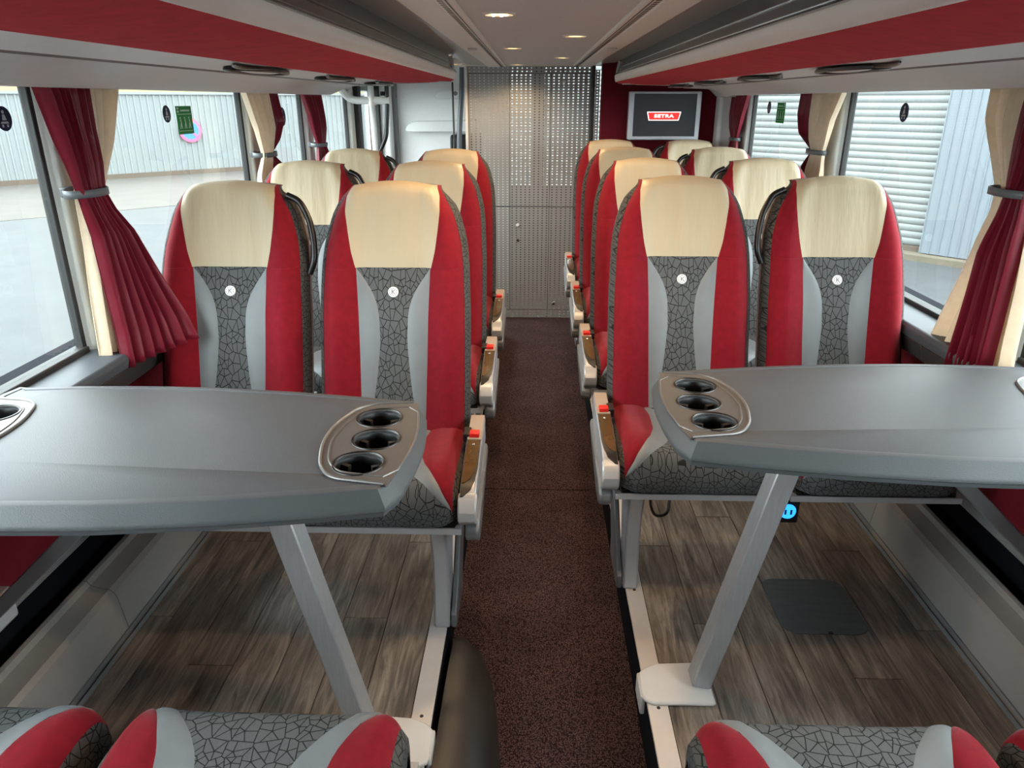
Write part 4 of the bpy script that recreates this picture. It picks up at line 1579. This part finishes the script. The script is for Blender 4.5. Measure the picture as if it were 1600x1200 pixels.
curtain('curtain', 'cream curtain with maroon edge tied at the shutter window pillar', (1.17, 3.16, .95), [
    ('cream_cloth', M['cream_cloth'], 1.158, -1, [(1.481, 2.96, 3.27), (1.38, 3.04, 3.27), (1.30, 3.07, 3.25), (1.255, 3.09, 3.21), (1.19, 3.08, 3.24), (.95, 3.06, 3.27)], 8, .013),
    ('maroon_cloth', M['maroon'], 1.175, -1, [(1.481, 3.22, 3.46), (1.40, 3.23, 3.47), (1.32, 3.21, 3.43), (1.255, 3.16, 3.25), (1.19, 3.20, 3.34), (.95, 3.22, 3.38)], 5, .013),
], (3.085, 3.255, 1.255, 1.134, 1.185))
curtain('curtain', 'narrow maroon curtain in the corner beside the monitor wall', (1.17, 4.42, .95), [
    ('maroon_cloth', M['maroon'], 1.155, -1, [(1.481, 4.25, 4.58), (1.38, 4.33, 4.60), (1.30, 4.38, 4.58), (1.245, 4.41, 4.53), (1.18, 4.39, 4.57), (.95, 4.36, 4.6)], 6, .012),
], (4.405, 4.535, 1.245, 1.134, 1.185))

# ------------------------------------------------------------------ stickers on the panes
def pictogram(parent, shapes, x, s):
    for pts in shapes:
        MB().prism(pts, 'x', x, x - s * .0006).build('print', M['sticker_white'], parent)


def disc_sticker(s, y, z, r, label, kind):
    x = X(s, 1.2) - s * .0036
    o = MB().prism([(r * math.cos(2 * PI * k / 28), r * math.sin(2 * PI * k / 28)) for k in range(28)], 'x', 0, -s * .0008).build('window_sticker', M['navy'])
    o.location = (x, y, z)
    tag(o, label, 'sticker', 'round navy window stickers')
    q = r / .03
    circ = lambda cy, cz, rr: [(cy + rr * math.cos(2 * PI * k / 12), cz + rr * math.sin(2 * PI * k / 12)) for k in range(12)]
    sc = lambda pts: [(a * q, b * q) for a, b in pts]
    if kind == 'belt':
        shapes = [sc(circ(0.0, .016, .0045)), sc([(-.004, .010), (.004, .010), (.009, -.004), (-.007, -.004)]), sc([(-.012, -.007), (.012, -.007), (.015, -.012), (-.015, -.012)]), sc([(-.012, -.014), (-.006, -.014), (-.006, -.021), (-.012, -.021)]), sc([(.006, -.014), (.012, -.014), (.012, -.021), (.006, -.021)])]
    else:
        shapes = [sc(circ(-.002, .018, .0035)), sc([(-.005, .013), (0, .013), (.002, .002), (.010, .002), (.012, -.010), (.009, -.010), (.007, -.001), (-.004, -.001)])]
        arc = []
        for k in range(13):
            a = math.radians(110 + 230 * k / 12)
            arc.append((.013 * math.cos(a), -.006 + .013 * math.sin(a)))
        for k in range(12, -1, -1):
            a = math.radians(110 + 230 * k / 12)
            arc.append((.0105 * math.cos(a), -.006 + .0105 * math.sin(a)))
        shapes.append(sc(arc))
    pictogram(o, shapes, -s * .0008, s)


def green_sticker(s, y, z, w, h, label):
    x = X(s, 1.2) - s * .0036
    o = MB().box(-s * .0008, 0, -w / 2, w / 2, -h / 2, h / 2).build('exit_sticker', M['green'])
    o.location = (x, y, z)
    tag(o, label, 'sticker', 'green emergency stickers')
    rc = lambda a, b, c, d: [(a * w, c * h), (b * w, c * h), (b * w, d * h), (a * w, d * h)]
    sh = [rc(-.44, .44, .20, .225), rc(-.44, .44, -.39, -.37), rc(-.43, -.33, .38, .46), rc(-.43, -.33, .27, .35), rc(-.22, .36, .31, .37)]
    for cx in (-.28, .0, .28):
        sh += [[((cx - .035) * w, .02 * h), ((cx + .02) * w, .04 * h), ((cx + .07) * w, -.30 * h), ((cx + .03) * w, -.30 * h)],
               [((cx - .03) * w, -.1 * h), ((cx + .01) * w, -.1 * h), ((cx - .05) * w, -.30 * h), ((cx - .09) * w, -.30 * h)],
               rc(cx - .05, cx + .02, .05, .11)]
    pictogram(o, sh, -s * .0008, s)


disc_sticker(-1, 1.675, 1.4135, .026, 'navy seat-belt sticker at the edge of the nearest pane', 'belt')
disc_sticker(-1, 2.438, 1.411, .026, 'small navy seat-belt sticker beside the green emergency sticker', 'belt')
green_sticker(-1, 2.56, 1.390, .115, .088, 'green emergency sticker on the pane facing the white corrugated wall')
disc_sticker(-1, 3.575, 1.382, .040, 'blue round wheelchair sticker partly behind a maroon curtain', 'chair')
disc_sticker(1, 2.615, 1.414, .030, 'navy seat-belt sticker on the pane in front of the shutter', 'belt')
disc_sticker(1, 4.106, 1.418, .030, 'farthest navy sticker, beside a green sticker by the monitor', 'belt')
green_sticker(1, 3.906, 1.394, .13, .095, 'green emergency sticker on the far pane near the monitor')

# ------------------------------------------------------------------ outside
ZG = -0.40
struct(MB().box(-60, 60, -40, 60, ZG - .2, ZG).build('ground', M['asphalt']))


def frame(o, p, ang):
    o.location = (p[0], p[1], 0)
    o.rotation_euler = (0, 0, ang)
    return o


# long white corrugated wall on the handrail side
LP, LA = (-12.35, 17.1), math.radians(45)


def corrugation(L0, L1, pitch, d, z0, z1):
    pts = []
    x = L0
    while x < L1:
        pts += [(x, 0), (x + pitch * .58, 0), (x + pitch * .68, -d), (x + pitch * .90, -d)]
        x += pitch
    pts.append((x, 0))
    m = MB()
    m.grid([[(a, b, z0) for a, b in pts], [(a, b, z1) for a, b in pts]])
    m.box(L0, L1, .02, .3, z0, z1)
    return m


wh = frame(empty('corrugated_wall'), LP, LA)
tag(wh, 'long white corrugated metal wall across the yard, handrail side', 'wall')
corrugation(-26, 16, .16, .03, ZG + .1, 1.60).build('sheet', M['corrugated'], wh, smooth=False)
MB().box(-26, 16, -.06, .32, 1.60, 1.66).build('coping', M['corrugated'], wh)
MB().box(-26, 16, -.04, .3, ZG, ZG + .12).build('plinth', M['brown_base'], wh)
sl = frame(MB().box(-26, 16, -6.2, -.04, ZG, ZG + .006).build('concrete_apron', M['slab']), LP, LA)
tag(sl, 'paler concrete strip of yard along the corrugated wall', 'paving', kind='structure')
yb = frame(MB().box(-30, 14, 4, 8, ZG, 4.5).build('yellow_building', M['yellow_wall']), LP, LA)
tag(yb, 'pale yellow building edge above the corrugated wall', 'building')
# round no-parking sign on the wall
sg = empty('no_parking_sign')
ca, sa = math.cos(LA), math.sin(LA)
tS = 4.5
sg.location = (LP[0] + ca * tS + sa * .09, LP[1] + sa * tS - ca * .09, .72)
sg.rotation_euler = (0, 0, LA)
tag(sg, 'round red and blue no-parking sign on the white corrugated wall', 'sign')
circ = lambda r: [(r * math.cos(2 * PI * k / 32), r * math.sin(2 * PI * k / 32)) for k in range(32)]
MB().prism(circ(.30), 'y', .03, .0).build('rim', M['sign_red'], sg)
MB().prism(circ(.23), 'y', .01, -.004).build('blue_field', M['sign_blue'], sg)
MB().beam((-.17, -.006, .17), (.17, -.006, -.17), .05, .01).build('red_bar', M['sign_red'], sg)

# roller shutter and pale blue sheet wall on the monitor side
RP = (4.95, 9.30)
RA = math.atan2(.75, -.66)
sh = frame(empty('roller_shutter'), RP, RA)
tag(sh, 'wide pale roller shutter seen through the monitor-side windows', 'shutter')
slat = MB().grid([[(x, y, z) for y, z in ((0, 0), (.009, .012), (.013, .04), (.010, .068), (.001, .081), (.002, .0845))] for x in (0.0, 9.5)]).mesh('slat')
for k in range(34):
    obj('slat', slat, M['shutter'], sh, (0, .0, -.26 + .0845 * k))
MB().box(-.1, 9.6, -.25, -.03, ZG, 2.9).build('backing', M['shutter'], sh)
MB().box(-.1, 9.6, -.02, .06, ZG, -.265).build('bottom_bar', M['brown_base'], sh)
kb = frame(MB().box(-4, 9.6, .02, .30, ZG, -.33).build('kerb', M['kerb']), RP, RA)
tag(kb, 'yellowish concrete kerb under the shutter', 'kerb', kind='structure')
pw = frame(empty('sheet_wall'), RP, RA)
tag(pw, 'pale blue ribbed sheet-metal wall right of the roller shutter', 'wall')
pm = MB()
pts = []
x = -6.0
while x < -.01:
    pts += [(x, 0), (x + .086, 0), (x + .092, .016), (x + .102, .016), (x + .108, 0)]
    x += .108
pm.grid([[(a, b + .12, ZG + .08) for a, b in pts], [(a, b + .12, 3.0) for a, b in pts]])
pm.box(-6, 0.0, -.2, .115, ZG + .08, 3.0)
pm.build('sheet', M['corrugated_blue'], pw, smooth=False)
MB().box(-6, 0, -.2, .08, ZG, ZG + .09).build('base', M['brown_base'], pw)
